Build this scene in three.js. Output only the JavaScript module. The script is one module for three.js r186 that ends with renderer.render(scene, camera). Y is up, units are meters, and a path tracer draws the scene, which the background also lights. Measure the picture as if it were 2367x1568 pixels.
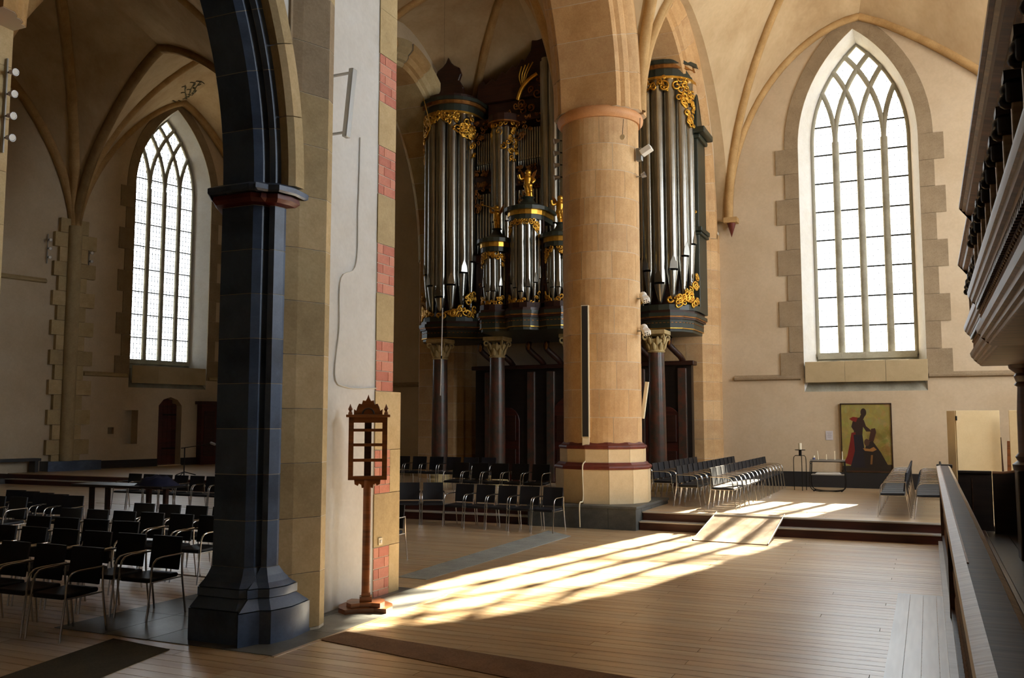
import * as THREE from 'three';
import { mergeGeometries, mergeVertices, toCreasedNormals } from 'three/addons/utils/BufferGeometryUtils.js';
import { RoundedBoxGeometry } from 'three/addons/geometries/RoundedBoxGeometry.js';
import { RectAreaLightUniformsLib } from 'three/addons/lights/RectAreaLightUniformsLib.js';

// ------------------------------------------------------------------ camera, sky, sun, exposure
const scene = new THREE.Scene();
const W = 2367, H = 1568, FOCAL = 2120, EYE = 1.7;
const YAW = THREE.MathUtils.degToRad(24.3), PITCH = Math.atan(191 / 2120);
const camera = new THREE.PerspectiveCamera(2 * Math.atan(H / 2 / FOCAL) * 180 / Math.PI, W / H, 0.05, 300);
camera.rotation.order = 'YXZ';
camera.position.set(0, EYE, 0);
camera.rotation.set(PITCH, YAW, 0);
camera.updateMatrixWorld(true);

const SKY = 5.0;
scene.background = new THREE.Color().setRGB(0.86, 0.94, 1.0);
scene.backgroundIntensity = SKY;

const sun = new THREE.DirectionalLight(new THREE.Color().setRGB(1.0, 0.88, 0.66), 75);
sun.position.set(-1.2 + 0.205 * 30, 6 + 0.665 * 30, -21.3 - 30);
sun.target.position.set(-1.2, 6, -21.3);
sun.castShadow = true;
sun.shadow.radius = 1.3;
sun.shadow.mapSize.set(2048, 2048);
Object.assign(sun.shadow.camera, { left: -20, right: 20, top: 20, bottom: -20, near: 1, far: 120 });
scene.add(sun, sun.target);

const renderer = new THREE.WebGLRenderer({ antialias: true });
renderer.toneMapping = THREE.LinearToneMapping;
renderer.toneMappingExposure = 1.32;
renderer.shadowMap.enabled = true;
RectAreaLightUniformsLib.init();
// daylight entering through the church's other windows, one light filling each window opening
function windowLight(x, y, z, w, h, toward, strength, rgb = [0.88, 0.95, 1.0]) {
  const l = new THREE.RectAreaLight(new THREE.Color().setRGB(...rgb), strength, w, h);
  l.position.set(x, y, z); l.lookAt(...toward); scene.add(l);
}
const DAY = 7.5;
const SIDE_X = 5.6, REAR_Z = 9.0;
const SIDE_WINDOWS = [-17.6, -11.2];               // centres along the right-hand wall
for (const z of SIDE_WINDOWS) windowLight(SIDE_X - 0.02, 6.4, z, 2.2, 6.2, [SIDE_X - 5, 6.4, z], DAY);

// ------------------------------------------------------------------ pixel helpers (a pixel gives a direction, a plane gives the distance)
function ray(px, py) {
  const v = new THREE.Vector3((px - W / 2) / FOCAL, -(py - H / 2) / FOCAL, -1);
  return v.applyQuaternion(camera.quaternion);
}
const V3 = (x, y, z) => new THREE.Vector3(x, y, z);
function onY(px, py, y = 0) { const r = ray(px, py); return r.multiplyScalar((y - EYE) / r.y).add(camera.position); }
function onZ(px, py, z) { const r = ray(px, py); return r.multiplyScalar(z / r.z).add(camera.position); }
function onX(px, py, x) { const r = ray(px, py); return r.multiplyScalar(x / r.x).add(camera.position); }

// ------------------------------------------------------------------ random numbers and noise
let seed = 7;
function rnd() { seed = (seed * 1664525 + 1013904223) >>> 0; return seed / 4294967296; }
const rr = (a, b) => a + (b - a) * rnd();
function noiseGrid(n, cells, s0) {                       // tileable value noise
  let s = s0 >>> 0 || 1; const R = () => { s = (s * 1664525 + 1013904223) >>> 0; return s / 4294967296; };
  const g = Array.from({ length: cells[0] * cells[1] }, R), out = new Float32Array(n * n), sm = (t) => t * t * (3 - 2 * t);
  for (let y = 0; y < n; y++) for (let x = 0; x < n; x++) {
    const u = x / n * cells[0], v = y / n * cells[1], i = Math.floor(u), j = Math.floor(v), a = sm(u - i), b = sm(v - j);
    const at = (p, q) => g[(q % cells[1]) * cells[0] + (p % cells[0])];
    out[y * n + x] = (at(i, j) * (1 - a) + at(i + 1, j) * a) * (1 - b) + (at(i, j + 1) * (1 - a) + at(i + 1, j + 1) * a) * b;
  }
  return out;
}
function fbm(n, layers, s0) {
  const o = new Float32Array(n * n); let tot = 0;
  layers.forEach(([cx, cy, w], k) => { const g = noiseGrid(n, [cx, cy], s0 + k * 977); tot += w; for (let i = 0; i < o.length; i++) o[i] += g[i] * w; });
  for (let i = 0; i < o.length; i++) o[i] /= tot;
  return o;
}
function tex(n, fn, srgb = true) {
  const d = new Uint8Array(n * n * 4);
  for (let i = 0; i < n * n; i++) { const c = fn(i, i % n, Math.floor(i / n)); for (let k = 0; k < 3; k++) d[i * 4 + k] = Math.max(0, Math.min(255, c[k])); d[i * 4 + 3] = 255; }
  const t = new THREE.DataTexture(d, n, n); t.wrapS = t.wrapT = THREE.RepeatWrapping; t.magFilter = THREE.LinearFilter; t.minFilter = THREE.LinearMipmapLinearFilter; t.generateMipmaps = true;
  if (srgb) t.colorSpace = THREE.SRGBColorSpace; t.needsUpdate = true; return t;
}
const clamp = (v, a = 0, b = 1) => Math.max(a, Math.min(b, v));
const reliefs = {};
function reliefOf(kind) {                                 // two relief textures shared by all stones and all woods
  return reliefs[kind] ??= (() => { const f = kind === 'wood' ? fbm(256, [[2, 24, 1], [4, 60, .8], [8, 120, .5]], 501) : fbm(256, [[4, 4, 1], [9, 9, .7], [22, 22, .5], [64, 64, .5], [128, 128, .5]], 503); return tex(256, (i) => { const v = f[i] * 255; return [v, v, v]; }, false); })();
}
// matter with patches and grain: base colour (sRGB 0..255), patch colour, fine grain
function mottled(base, patch, { amp = 0.6, grain = 10, layers = [[4, 4, 1], [9, 9, .7], [22, 22, .4]], size = 2, seed: s = 3, bump = 0.003, rough = 0.85, n = 256, extra = {} } = {}) {
  const f = fbm(n, layers, s), g = fbm(n, [[64, 64, 1], [128, 128, 1]], s + 51);
  const map = tex(n, (i) => { const t = clamp((f[i] - 0.5) * 2.2 * amp + 0.5 * amp), q = (g[i] - 0.5) * 2 * grain; return [0, 1, 2].map((k) => base[k] + (patch[k] - base[k]) * t + q); });
  map.repeat.set(1 / size, 1 / size);
  const m = new THREE.MeshStandardMaterial({ map, roughness: rough, ...extra });
  if (bump) { const b = reliefOf('stone').clone(); b.repeat.copy(map.repeat); m.bumpMap = b; m.bumpScale = bump; }
  return m;
}
function woodMat(base, dark, { size = 1.2, rough = 0.5, seed: s = 5, bump = 0.0015, knots = 0, extra = {}, physical = null } = {}) {   // grain runs along u
  const n = 256, f = fbm(n, [[2, 24, 1], [4, 60, .8], [8, 120, .5]], s), p = fbm(n, [[3, 5, 1], [6, 9, .6]], s + 9);
  const spots = Array.from({ length: knots }, (_, k) => [((k * 0.618 + .13) % 1) * n, ((k * 0.381 + .27) % 1) * n]);
  const map = tex(n, (i, x, y) => {
    let t = clamp((f[i] - .5) * 1.5 + .35 + (p[i] - .5) * .5);
    for (const [a, b] of spots) { const r = Math.hypot((x - a) * .5, y - b); if (r < 7) t = Math.max(t, 1 - r / 9); }
    return [0, 1, 2].map((k) => base[k] + (dark[k] - base[k]) * t);
  });
  map.repeat.set(1 / size, 1 / size);
  const b = reliefOf('wood').clone(); b.repeat.copy(map.repeat);
  return physical ? new THREE.MeshPhysicalMaterial({ map, bumpMap: b, bumpScale: bump, roughness: rough, ...physical }) : new THREE.MeshStandardMaterial({ map, bumpMap: b, bumpScale: bump, roughness: rough, ...extra });
}
const flat = (r, g, b, rough = .6, extra = {}) => new THREE.MeshStandardMaterial({ color: new THREE.Color(`rgb(${r},${g},${b})`), roughness: rough, ...extra });

// ------------------------------------------------------------------ geometry helpers
function boxUV(geo, swap = false) {                       // texture coordinates in metres, by the direction a face points
  const g = geo.index ? geo.toNonIndexed() : geo;
  if (!g.attributes.normal) g.computeVertexNormals();
  const p = g.attributes.position, uv = new Float32Array(p.count * 2), a = V3(), b = V3(), c = V3();
  for (let i = 0; i < p.count; i += 3) {
    a.fromBufferAttribute(p, i); b.fromBufferAttribute(p, i + 1).sub(a); c.fromBufferAttribute(p, i + 2).sub(a); b.cross(c);
    const n = [Math.abs(b.x), Math.abs(b.y), Math.abs(b.z)], k = n[1] >= n[0] && n[1] >= n[2] ? 1 : n[0] > n[2] ? 0 : 2;
    for (let j = 0; j < 3; j++) {
      const x = p.getX(i + j), y = p.getY(i + j), z = p.getZ(i + j);
      let u = k === 0 ? z : x, v = k === 1 ? z : y; if (swap) [u, v] = [v, u];
      uv[(i + j) * 2] = u; uv[(i + j) * 2 + 1] = v;
    }
  }
  g.setAttribute('uv', new THREE.BufferAttribute(uv, 2));
  return g;
}
const cache = new Map();
function box(w, h, d, x = 0, y = 0, z = 0, swap = false) { return boxUV(new THREE.BoxGeometry(w, h, d).translate(x, y, z), swap); }
function box2(x0, x1, y0, y1, z0, z1, swap) { return box(x1 - x0, y1 - y0, z1 - z0, (x0 + x1) / 2, (y0 + y1) / 2, (z0 + z1) / 2, swap); }
function keyed(key, make) { if (!cache.has(key)) cache.set(key, make()); return cache.get(key); }
function rbox(w, h, d, r, x = 0, y = 0, z = 0, seg = 2) { return boxUV(new RoundedBoxGeometry(w, h, d, seg, r).translate(x, y, z)); }
function cyl(r0, r1, h, x, y, z, seg = 16) { return boxUV(new THREE.CylinderGeometry(r1, r0, h, seg).translate(x, y + h / 2, z)); }   // r0 below, base at y
function merge(list) { return mergeGeometries(list.map((g) => { const q = g.index ? g.toNonIndexed() : g; for (const k of Object.keys(q.attributes)) if (!['position', 'normal', 'uv'].includes(k)) q.deleteAttribute(k); return q; }), false); }
function tube(pts, r, seg = 24, radial = 8, closed = false) {
  const c = pts.isCurve ? pts : pts.length === 2 ? new THREE.LineCurve3(pts[0], pts[1]) : new THREE.CatmullRomCurve3(pts, closed, 'centripetal');
  return new THREE.TubeGeometry(c, pts.length === 2 ? 1 : seg, r, radial, closed).toNonIndexed();
}
function lathe(profile, seg = 24, x = 0, y = 0, z = 0) { return boxUV(toCreasedNormals(new THREE.LatheGeometry(profile.map(([r, h]) => new THREE.Vector2(r, h)), seg), .6).translate(x, y, z)); }
function shapeOf(pts) { const s = new THREE.Shape(); pts.forEach(([x, y], i) => (i ? s.lineTo(x, y) : s.moveTo(x, y))); s.closePath(); return s; }
function extrude(pts, depth, { holes = [], bevel = 0, curve = 12 } = {}) {                  // in the xy plane, along +z
  const s = pts.isShape ? pts : shapeOf(pts);
  for (const h of holes) s.holes.push(new THREE.Path(h.map(([x, y]) => new THREE.Vector2(x, y))));
  return boxUV(new THREE.ExtrudeGeometry(s, { depth: depth - 2 * bevel, bevelEnabled: bevel > 0, bevelThickness: bevel, bevelSize: bevel, bevelOffset: -bevel, bevelSegments: 1, curveSegments: curve }).translate(0, 0, bevel));
}
function prism(planXZ, y0, y1) {                          // plan polygon [x, z] standing from y0 to y1
  const g = new THREE.ExtrudeGeometry(shapeOf(planXZ.map(([x, z]) => [x, -z])), { depth: y1 - y0, bevelEnabled: false });
  return boxUV(g.rotateX(-Math.PI / 2).translate(0, y0, 0));
}
// sweep a closed 2D profile [a, b] along points; a is along "side", b along "out" (both vectors or functions of index)
function sweep(path, profile, side, out, closeEnds = true) {
  const pos = [], m = profile.length, at = (i, k) => { const s = typeof side === 'function' ? side(i) : side, o = typeof out === 'function' ? out(i) : out, p = profile[k]; return path[i].clone().addScaledVector(s, p[0]).addScaledVector(o, p[1]); };
  const ring = path.map((_, i) => profile.map((__, k) => at(i, k)));
  const tri = (a, b, c) => pos.push(a.x, a.y, a.z, b.x, b.y, b.z, c.x, c.y, c.z);
  for (let i = 0; i + 1 < path.length; i++) for (let k = 0; k < m; k++) { const l = (k + 1) % m; tri(ring[i][k], ring[i + 1][k], ring[i + 1][l]); tri(ring[i][k], ring[i + 1][l], ring[i][l]); }
  if (closeEnds) for (const [i, flip] of [[0, 0], [path.length - 1, 1]]) for (let k = 1; k + 1 < m; k++) flip ? tri(ring[i][0], ring[i][k + 1], ring[i][k]) : tri(ring[i][0], ring[i][k], ring[i][k + 1]);
  const g = new THREE.BufferGeometry(); g.setAttribute('position', new THREE.Float32BufferAttribute(pos, 3)); g.computeVertexNormals();
  return boxUV(toCreasedNormals(g, .5));
}
function loft(A, B, closed = false) {                     // strip of quads between two polylines of equal length
  const pos = [], n = A.length;
  for (let i = 0; i < (closed ? n : n - 1); i++) { const j = (i + 1) % n; for (const v of [A[i], B[i], B[j], A[i], B[j], A[j]]) pos.push(v.x, v.y, v.z); }
  const g = new THREE.BufferGeometry(); g.setAttribute('position', new THREE.Float32BufferAttribute(pos, 3)); g.computeVertexNormals();
  return boxUV(toCreasedNormals(g, .5));
}
function grid(nu, nv, fn, uvScale) {
  const pos = [], uv = [], idx = [];
  for (let j = 0; j <= nv; j++) for (let i = 0; i <= nu; i++) { const p = fn(i / nu, j / nv); pos.push(p.x, p.y, p.z); uv.push(uvScale ? i / nu * uvScale[0] : p.x, uvScale ? j / nv * uvScale[1] : p.z); }
  for (let j = 0; j < nv; j++) for (let i = 0; i < nu; i++) { const a = j * (nu + 1) + i; idx.push(a, a + 1, a + nu + 2, a, a + nu + 2, a + nu + 1); }
  const g = new THREE.BufferGeometry(); g.setAttribute('position', new THREE.Float32BufferAttribute(pos, 3)); g.setAttribute('uv', new THREE.Float32BufferAttribute(uv, 2)); g.setIndex(idx); g.computeVertexNormals();
  return g.toNonIndexed();
}
const deg = (a) => a * Math.PI / 180;

// ------------------------------------------------------------------ object helpers
const taken = new Map();
function numbered(name) { const n = taken.get(name) ?? 0; taken.set(name, n + 1); return n ? `${name}_${String(n).padStart(3, '0')}` : name; }
function add(name, geo, mat, parent = scene) {
  const o = new THREE.Mesh(Array.isArray(geo) ? merge(geo) : geo, mat);
  o.castShadow = o.receiveShadow = true; o.name = parent === scene ? numbered(name) : name; parent.add(o); return o;
}
function tag(o, label, category, group) { o.userData.label = label; o.userData.category = category; if (group) o.userData.group = group; return o; }
function thing(name, label, category, pos = [0, 0, 0], turn = 0, group) {
  const o = new THREE.Group(); o.name = numbered(name); o.position.set(...pos); o.rotation.y = turn; scene.add(o); return tag(o, label, category, group);
}
function struct(name, label, category, geo, mat) {
  const o = geo ? add(name, geo, mat) : thing(name, label, category); o.userData.kind = 'structure'; return tag(o, label, category);
}
function stuff(o) { o.userData.kind = 'stuff'; return o; }
function copyOf(o, label, group) { const c = o.clone(); c.name = numbered(o.name.replace(/_\d{3}$/, '')); scene.add(c); c.userData = { ...o.userData }; if (label) c.userData.label = label; if (group) c.userData.group = group; return c; }

// ------------------------------------------------------------------ materials
const MAT = {
  plaster: mottled([206, 189, 163], [190, 170, 141], { size: 3.2, seed: 11, grain: 5, bump: .004, rough: .92 }),
  plasterWhite: mottled([216, 216, 214], [202, 198, 190], { size: 2.4, seed: 12, grain: 5, bump: .005, rough: .9 }),
  vault: mottled([202, 180, 146], [176, 150, 114], { size: 4, seed: 13, grain: 6, bump: .004, rough: .95, amp: .8 }),
  ochre: mottled([192, 172, 130], [166, 144, 102], { size: 1.3, seed: 14, grain: 9, bump: .003, rough: .85 }),
  ochreB: mottled([182, 162, 122], [156, 136, 98], { size: 1.1, seed: 15, grain: 9, bump: .003, rough: .85 }),
  ochreC: mottled([202, 180, 138], [174, 150, 108], { size: 1.2, seed: 16, grain: 9, bump: .003, rough: .85 }),
  greyStone: mottled([158, 140, 114], [130, 112, 88], { size: 1.2, seed: 17, grain: 10, bump: .003, rough: .85 }),
  shaft: [0, 1, 2, 3].map((k) => mottled([[208, 172, 124], [202, 164, 116], [212, 178, 132], [200, 166, 122]][k], [[182, 142, 94], [176, 136, 88], [190, 152, 106], [178, 140, 98]][k], { size: 1.1, seed: 20 + k, grain: 10, bump: .002, rough: .8 })),
  rib: mottled([192, 158, 108], [160, 124, 76], { size: 1.3, seed: 26, grain: 9, bump: .003, rough: .88 }),
  mortar: flat(214, 206, 188, .95), mortarDark: flat(96, 92, 88, .95),
  blue: [0, 1, 2].map((k) => mottled([[88, 108, 140], [78, 96, 126], [96, 114, 144]][k], [[64, 80, 106], [56, 70, 94], [70, 86, 110]][k], { size: .9, seed: 30 + k, grain: 6, bump: .0015, rough: .42, amp: .7 })),
  brick: [0, 1, 2].map((k) => mottled([[206, 138, 118], [198, 126, 108], [212, 148, 126]][k], [[184, 112, 94], [174, 104, 88], [192, 122, 102]][k], { size: .4, seed: 34 + k, grain: 10, bump: .002, rough: .85, n: 128 })),
  redBand: mottled([112, 46, 34], [86, 32, 24], { size: .6, seed: 38, grain: 6, bump: 0, rough: .45, n: 128 }),
  cream: mottled([222, 200, 160], [204, 178, 134], { size: .9, seed: 39, grain: 5, bump: .001, rough: .6 }),
  slab: [0, 1, 2].map((k) => mottled([[104, 106, 106], [92, 96, 100], [114, 114, 110]][k], [[78, 80, 80], [70, 74, 78], [90, 90, 86]][k], { size: .8, seed: 41 + k, grain: 8, bump: .0015, rough: .38 })),
  darkStone: mottled([92, 94, 92], [58, 60, 60], { size: .8, seed: 45, grain: 8, bump: .002, rough: .55 }),
  plank: [0, 1, 2, 3, 4, 5].map((k) => woodMat([[218, 192, 154], [212, 184, 144], [224, 202, 166], [206, 176, 136], [216, 196, 162], [212, 180, 136]][k], [[186, 152, 110], [178, 142, 102], [194, 164, 124], [168, 130, 90], [184, 154, 118], [172, 132, 90]][k], { size: 1.6, seed: 50 + k, rough: .42, bump: .0012, knots: 5, physical: { clearcoat: 1, clearcoatRoughness: .34, ior: 1.55 } })),
  plankGap: flat(52, 36, 22, .9),
  plankGrey: woodMat([190, 184, 174], [160, 152, 142], { size: 1.5, seed: 57, rough: .4, bump: .001, physical: { clearcoat: 1, clearcoatRoughness: .34 } }),
  riser: woodMat([74, 26, 14], [44, 14, 8], { size: 1.2, seed: 58, rough: .45 }),
  runner: mottled([134, 100, 70], [112, 82, 56], { size: .7, seed: 59, grain: 14, bump: .003, rough: .95 }),
  greyRunner: mottled([150, 153, 148], [126, 129, 126], { size: .7, seed: 60, grain: 14, bump: .003, rough: .95 }),
  doormat: mottled([74, 66, 50], [60, 54, 40], { size: .6, seed: 61, grain: 10, bump: .003, rough: .95 }),
  rampBoard: mottled([172, 148, 118], [136, 112, 86], { size: .8, seed: 62, grain: 8, bump: .001, rough: .6 }),
  oak: woodMat([132, 76, 34], [82, 42, 16], { size: .8, seed: 63, rough: .38 }),
  darkOak: woodMat([72, 46, 30], [40, 24, 14], { size: 1.0, seed: 64, rough: .34 }),
  railOak: woodMat([112, 78, 52], [64, 42, 26], { size: .9, seed: 65, rough: .38, physical: { specularIntensity: .6 } }),
  wornAndHighlight: woodMat([178, 156, 128], [136, 112, 84], { size: .6, seed: 82, rough: .45 }),  // worn rail edges; also the highlights painted onto the gallery posts
  railTop: woodMat([70, 50, 34], [34, 24, 18], { size: .9, seed: 79, rough: .55, physical: { specularIntensity: .35 } }),
  blackWood: woodMat([34, 26, 22], [16, 12, 10], { size: 1.0, seed: 66, rough: .4 }),
  organGreen: mottled([46, 52, 42], [34, 40, 34], { size: .9, seed: 67, grain: 4, bump: 0, rough: .42 }),
  organBrown: woodMat([58, 28, 16], [30, 12, 8], { size: .8, seed: 68, rough: .42 }),
  gold: mottled([226, 176, 74], [186, 128, 36], { size: .5, seed: 69, grain: 12, bump: .002, rough: .32, extra: { metalness: .85 } }),
  goldDull: mottled([168, 112, 50], [110, 64, 24], { size: .4, seed: 70, grain: 12, bump: .002, rough: .42, extra: { metalness: .6 } }),
  tin: mottled([178, 178, 172], [156, 152, 142], { size: 1.6, seed: 71, grain: 4, bump: 0, rough: .25, extra: { metalness: 1 } }),
  marble: mottled([96, 58, 46], [52, 56, 50], { size: .7, seed: 72, grain: 8, bump: 0, rough: .3, amp: 1, layers: [[3, 3, 1], [8, 8, .8], [18, 18, .5]] }),
  capital: mottled([196, 176, 128], [160, 138, 92], { size: .5, seed: 73, grain: 8, bump: .003, rough: .8 }),
  chrome: flat(214, 214, 216, .16, { metalness: 1 }),
  seat: mottled([24, 27, 36], [16, 18, 26], { size: .3, seed: 74, grain: 6, bump: .0008, rough: .55, n: 128 }),
  rubber: flat(16, 16, 16, .7),
  iron: flat(34, 30, 27, .5, { metalness: .6 }),
  bracket: flat(152, 152, 150, .4, { metalness: .5 }),
  lampGrey: flat(172, 172, 176, .35, { metalness: .4 }),
  white: flat(232, 230, 224, .5), ivory: flat(226, 214, 184, .6), wax: flat(240, 230, 204, .5),
  grille: flat(34, 30, 28, .8), lead: flat(52, 54, 54, .6), mullion: mottled([166, 164, 150], [136, 132, 116], { size: 1, seed: 76, grain: 8, bump: .002, rough: .85 }),
  glass: new THREE.MeshPhysicalMaterial({ color: 0xffffff, transmission: 1, thickness: 0, roughness: 0, ior: 1.45 }),
  shadedSillPanel: mottled([186, 168, 132], [170, 152, 116], { size: 1.4, seed: 78, grain: 3, bump: 0, rough: .7 }),  // backlit shade of the boards below the windows is put into this colour
  panel: mottled([226, 204, 160], [214, 190, 144], { size: 1.4, seed: 77, grain: 3, bump: 0, rough: .7 }),
  beam: flat(120, 90, 60, .8),
};

// ================================================================== THE BUILDING
const BACK_Z = -21.3, PLAT = 0.27, STEP_Z = -14.2, TOP = 16.5;
const LW = { x: -22.9, z: -21.5, turn: deg(78) };        // the window wall of the far aisle, turned a little
const lwPoint = (s, y, w) => V3(LW.x + Math.sin(deg(12)) * s + Math.cos(deg(12)) * w, y, LW.z - Math.cos(deg(12)) * s + Math.sin(deg(12)) * w);

function pointed(cx, hw, y0, ys, ya, n = 14) {            // outline of a pointed opening, from the lower left corner round to the lower right
  const b = ya - ys, R = (hw * hw + b * b) / (2 * hw), pts = [[cx - hw, y0]], th = Math.asin(clamp(b / R, -1, 1));
  for (let i = 0; i <= n; i++) { const a = th * i / n; pts.push([cx - hw + R - R * Math.cos(a), ys + R * Math.sin(a)]); }
  for (let i = n - 1; i >= 0; i--) { const a = th * i / n; pts.push([cx + hw - R + R * Math.cos(a), ys + R * Math.sin(a)]); }
  pts.push([cx + hw, y0]);
  return pts;
}
function insidePoly(x, y, P) { let c = false; for (let i = 0, j = P.length - 1; i < P.length; j = i++) { const [xi, yi] = P[i], [xj, yj] = P[j]; if (yi > y !== yj > y && x < (xj - xi) * (y - yi) / (yj - yi) + xi) c = !c; } return c; }

// ---------------- a traceried window in wall coordinates (x along the wall, y up, z = 0 the wall's inner face)
function gothicWindow(win, o) {
  const { cx, hw, sill, ys, ya, ocx, ohw, obottom, oys, oya, rowH, row0, rows, bandW, tooth, zg = -0.5 } = o;
  const glassLine = pointed(cx, hw, sill, ys, ya), faceLine = pointed(ocx, ohw, obottom, oys, oya);
  // splayed reveal with its sloping sill
  const A = faceLine.map(([x, y]) => V3(x, y, 0)), B = glassLine.map(([x, y]) => V3(x, y, zg));
  add('splayed_reveal', loft(A, B), MAT.plasterWhite, win);
  add('sloping_sill', loft([V3(ocx - ohw, obottom, 0), V3(ocx + ohw, obottom, 0)], [V3(cx - hw, sill, zg), V3(cx + hw, sill, zg)]), MAT.mullion, win);
  // surround of dressed stone, its toothed blocks let into the plaster
  const outer = pointed(ocx, ohw + bandW, obottom + .02, oys, oya + bandW * 1.35), ringShape = [...outer, ...faceLine.slice().reverse()];
  const arcPts = (P) => P.slice(1, -1), oA = arcPts(outer), fA = arcPts(faceLine), N = oA.length;
  for (let k = 0; k < 10; k++) {                         // arch stones
    const i0 = Math.floor(k * (N - 1) / 10), i1 = Math.floor((k + 1) * (N - 1) / 10);
    const P = [...oA.slice(i0, i1 + 1), ...fA.slice(i0, i1 + 1).reverse()];
    add('arch_stone', extrude(P, .03, { bevel: .003 }).translate(0, 0, -.005), [MAT.greyStone, MAT.ochreB][0], win);
  }
  const th = (oys - obottom - .3) / tooth;
  for (let k = 0; k < tooth; k++) for (const s of [-1, 1]) {
    const long = k % 2 === (s > 0 ? 0 : 0), y0 = obottom + .3 + k * th, w = bandW + (long ? .2 : 0);
    const x0 = ocx + s * ohw, x1 = ocx + s * (ohw + w);
    add('jamb_stone', keyed(`jamb${tag2(w)}${tag2(th)}`, () => box(w, th - .008, .035)), MAT.greyStone, win).position.set((x0 + x1) / 2, y0 + th / 2, .01);
  }
  // mullions, tracery, saddle bars
  const light = 2 * hw / 4, xs = [-1, 0, 1].map((i) => cx + i * light), mw = .125, R = (() => { const b = ya - ys; return (hw * hw + b * b) / (2 * hw); })();
  for (const x of xs) add('mullion', boxUV(new THREE.CylinderGeometry(mw * .62, mw * .62, ys - sill + .05, 8).translate(x, (ys + sill) / 2, zg + .05)), MAT.mullion, win);
  add('frame_bar', tube(glassLine.map(([x, y]) => V3(x, y, zg + .03)), .055, 60, 6), MAT.mullion, win);
  add('sill_bar', box(2 * hw, .14, .14, cx, sill + .02, zg + .05), MAT.mullion, win);
  for (const x of xs) for (const s of [-1, 1]) {
    const pts = [];
    for (let i = 0; i <= 60; i++) { const a = i / 60 * 1.2, X = x + s * (R - R * Math.cos(a)), Y = ys + R * Math.sin(a); if (!insidePoly(X, Y, glassLine) && i > 1) { pts.push(V3(X, Y, zg + .04)); break; } pts.push(V3(X, Y, zg + .04)); }
    add('tracery_bar', tube(pts, mw * .5, 24, 6), MAT.mullion, win);
  }
  const ysAll = [sill]; for (let k = 0; k < rows; k++) ysAll.push(row0 + k * rowH);
  for (let k = 1; k <= rows; k++) {
    const y = ysAll[k];
    for (let i = 0; i < 4; i++) {
      let x0 = cx - hw + i * light, x1 = x0 + light; if (y > ys) { while (!insidePoly(x0 + .02, y, glassLine)) x0 += .02; while (!insidePoly(x1 - .02, y, glassLine)) x1 -= .02; }
      add('saddle_bar', box(x1 - x0, .034, .03, (x0 + x1) / 2, y, zg + .03), MAT.lead, win);
    }
  }
  // glass, one pane for each field
  const pane = keyed(`pane${tag2(light)}${tag2(rowH)}`, () => boxUV(new THREE.PlaneGeometry(light, rowH)));
  for (let i = 0; i < 4; i++) {
    const x = cx - hw + (i + .5) * light;
    const low = add('glass_pane', boxUV(new THREE.PlaneGeometry(light, row0 - sill)), MAT.glass, win); low.position.set(x, (row0 + sill) / 2, zg);
    for (let k = 0; k + 1 < rows; k++) add('glass_pane', pane, MAT.glass, win).position.set(x, row0 + (k + .5) * rowH, zg);
    const yTop = row0 + (rows - 1) * rowH, head = [[x - light / 2, yTop], [x + light / 2, yTop]], up = [];
    for (let q = 0; q <= 10; q++) { const X = x + light / 2 - light * q / 10; let Y = yTop; while (insidePoly(clamp(X, cx - hw + .01, cx + hw - .01), Y + .02, glassLine) && Y < ya) Y += .02; up.push([X, Y]); }
    add('glass_pane', boxUV(new THREE.ShapeGeometry(shapeOf([...head, ...up])).translate(0, 0, zg)), MAT.glass, win);
  }
  // lead cames
  const cames = [];
  for (let i = 0; i < 4; i++) {
    const x0 = cx - hw + i * light;
    for (let k = 1; k < 5; k++) { const x = x0 + light * k / 5; let y1 = ys; while (insidePoly(x, y1 + .05, glassLine)) y1 += .05; cames.push(box(o.came ?? .008, y1 - sill, .008, x, (y1 + sill) / 2, zg + .008)); }
  }
  for (let y = sill + rowH / 5; y < ya - .3; y += rowH / 5) { let a = cx - hw, b = cx + hw; while (!insidePoly(a + .01, y, glassLine)) a += .03; while (!insidePoly(b - .01, y, glassLine)) b -= .03; cames.push(box(b - a, o.came ?? .008, .008, (a + b) / 2, y, zg + .008)); }
  stuff(add('lead_cames', cames, MAT.lead, win));
  return faceLine;
}
function tag2(v) { return '_' + v.toFixed(3); }

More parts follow.
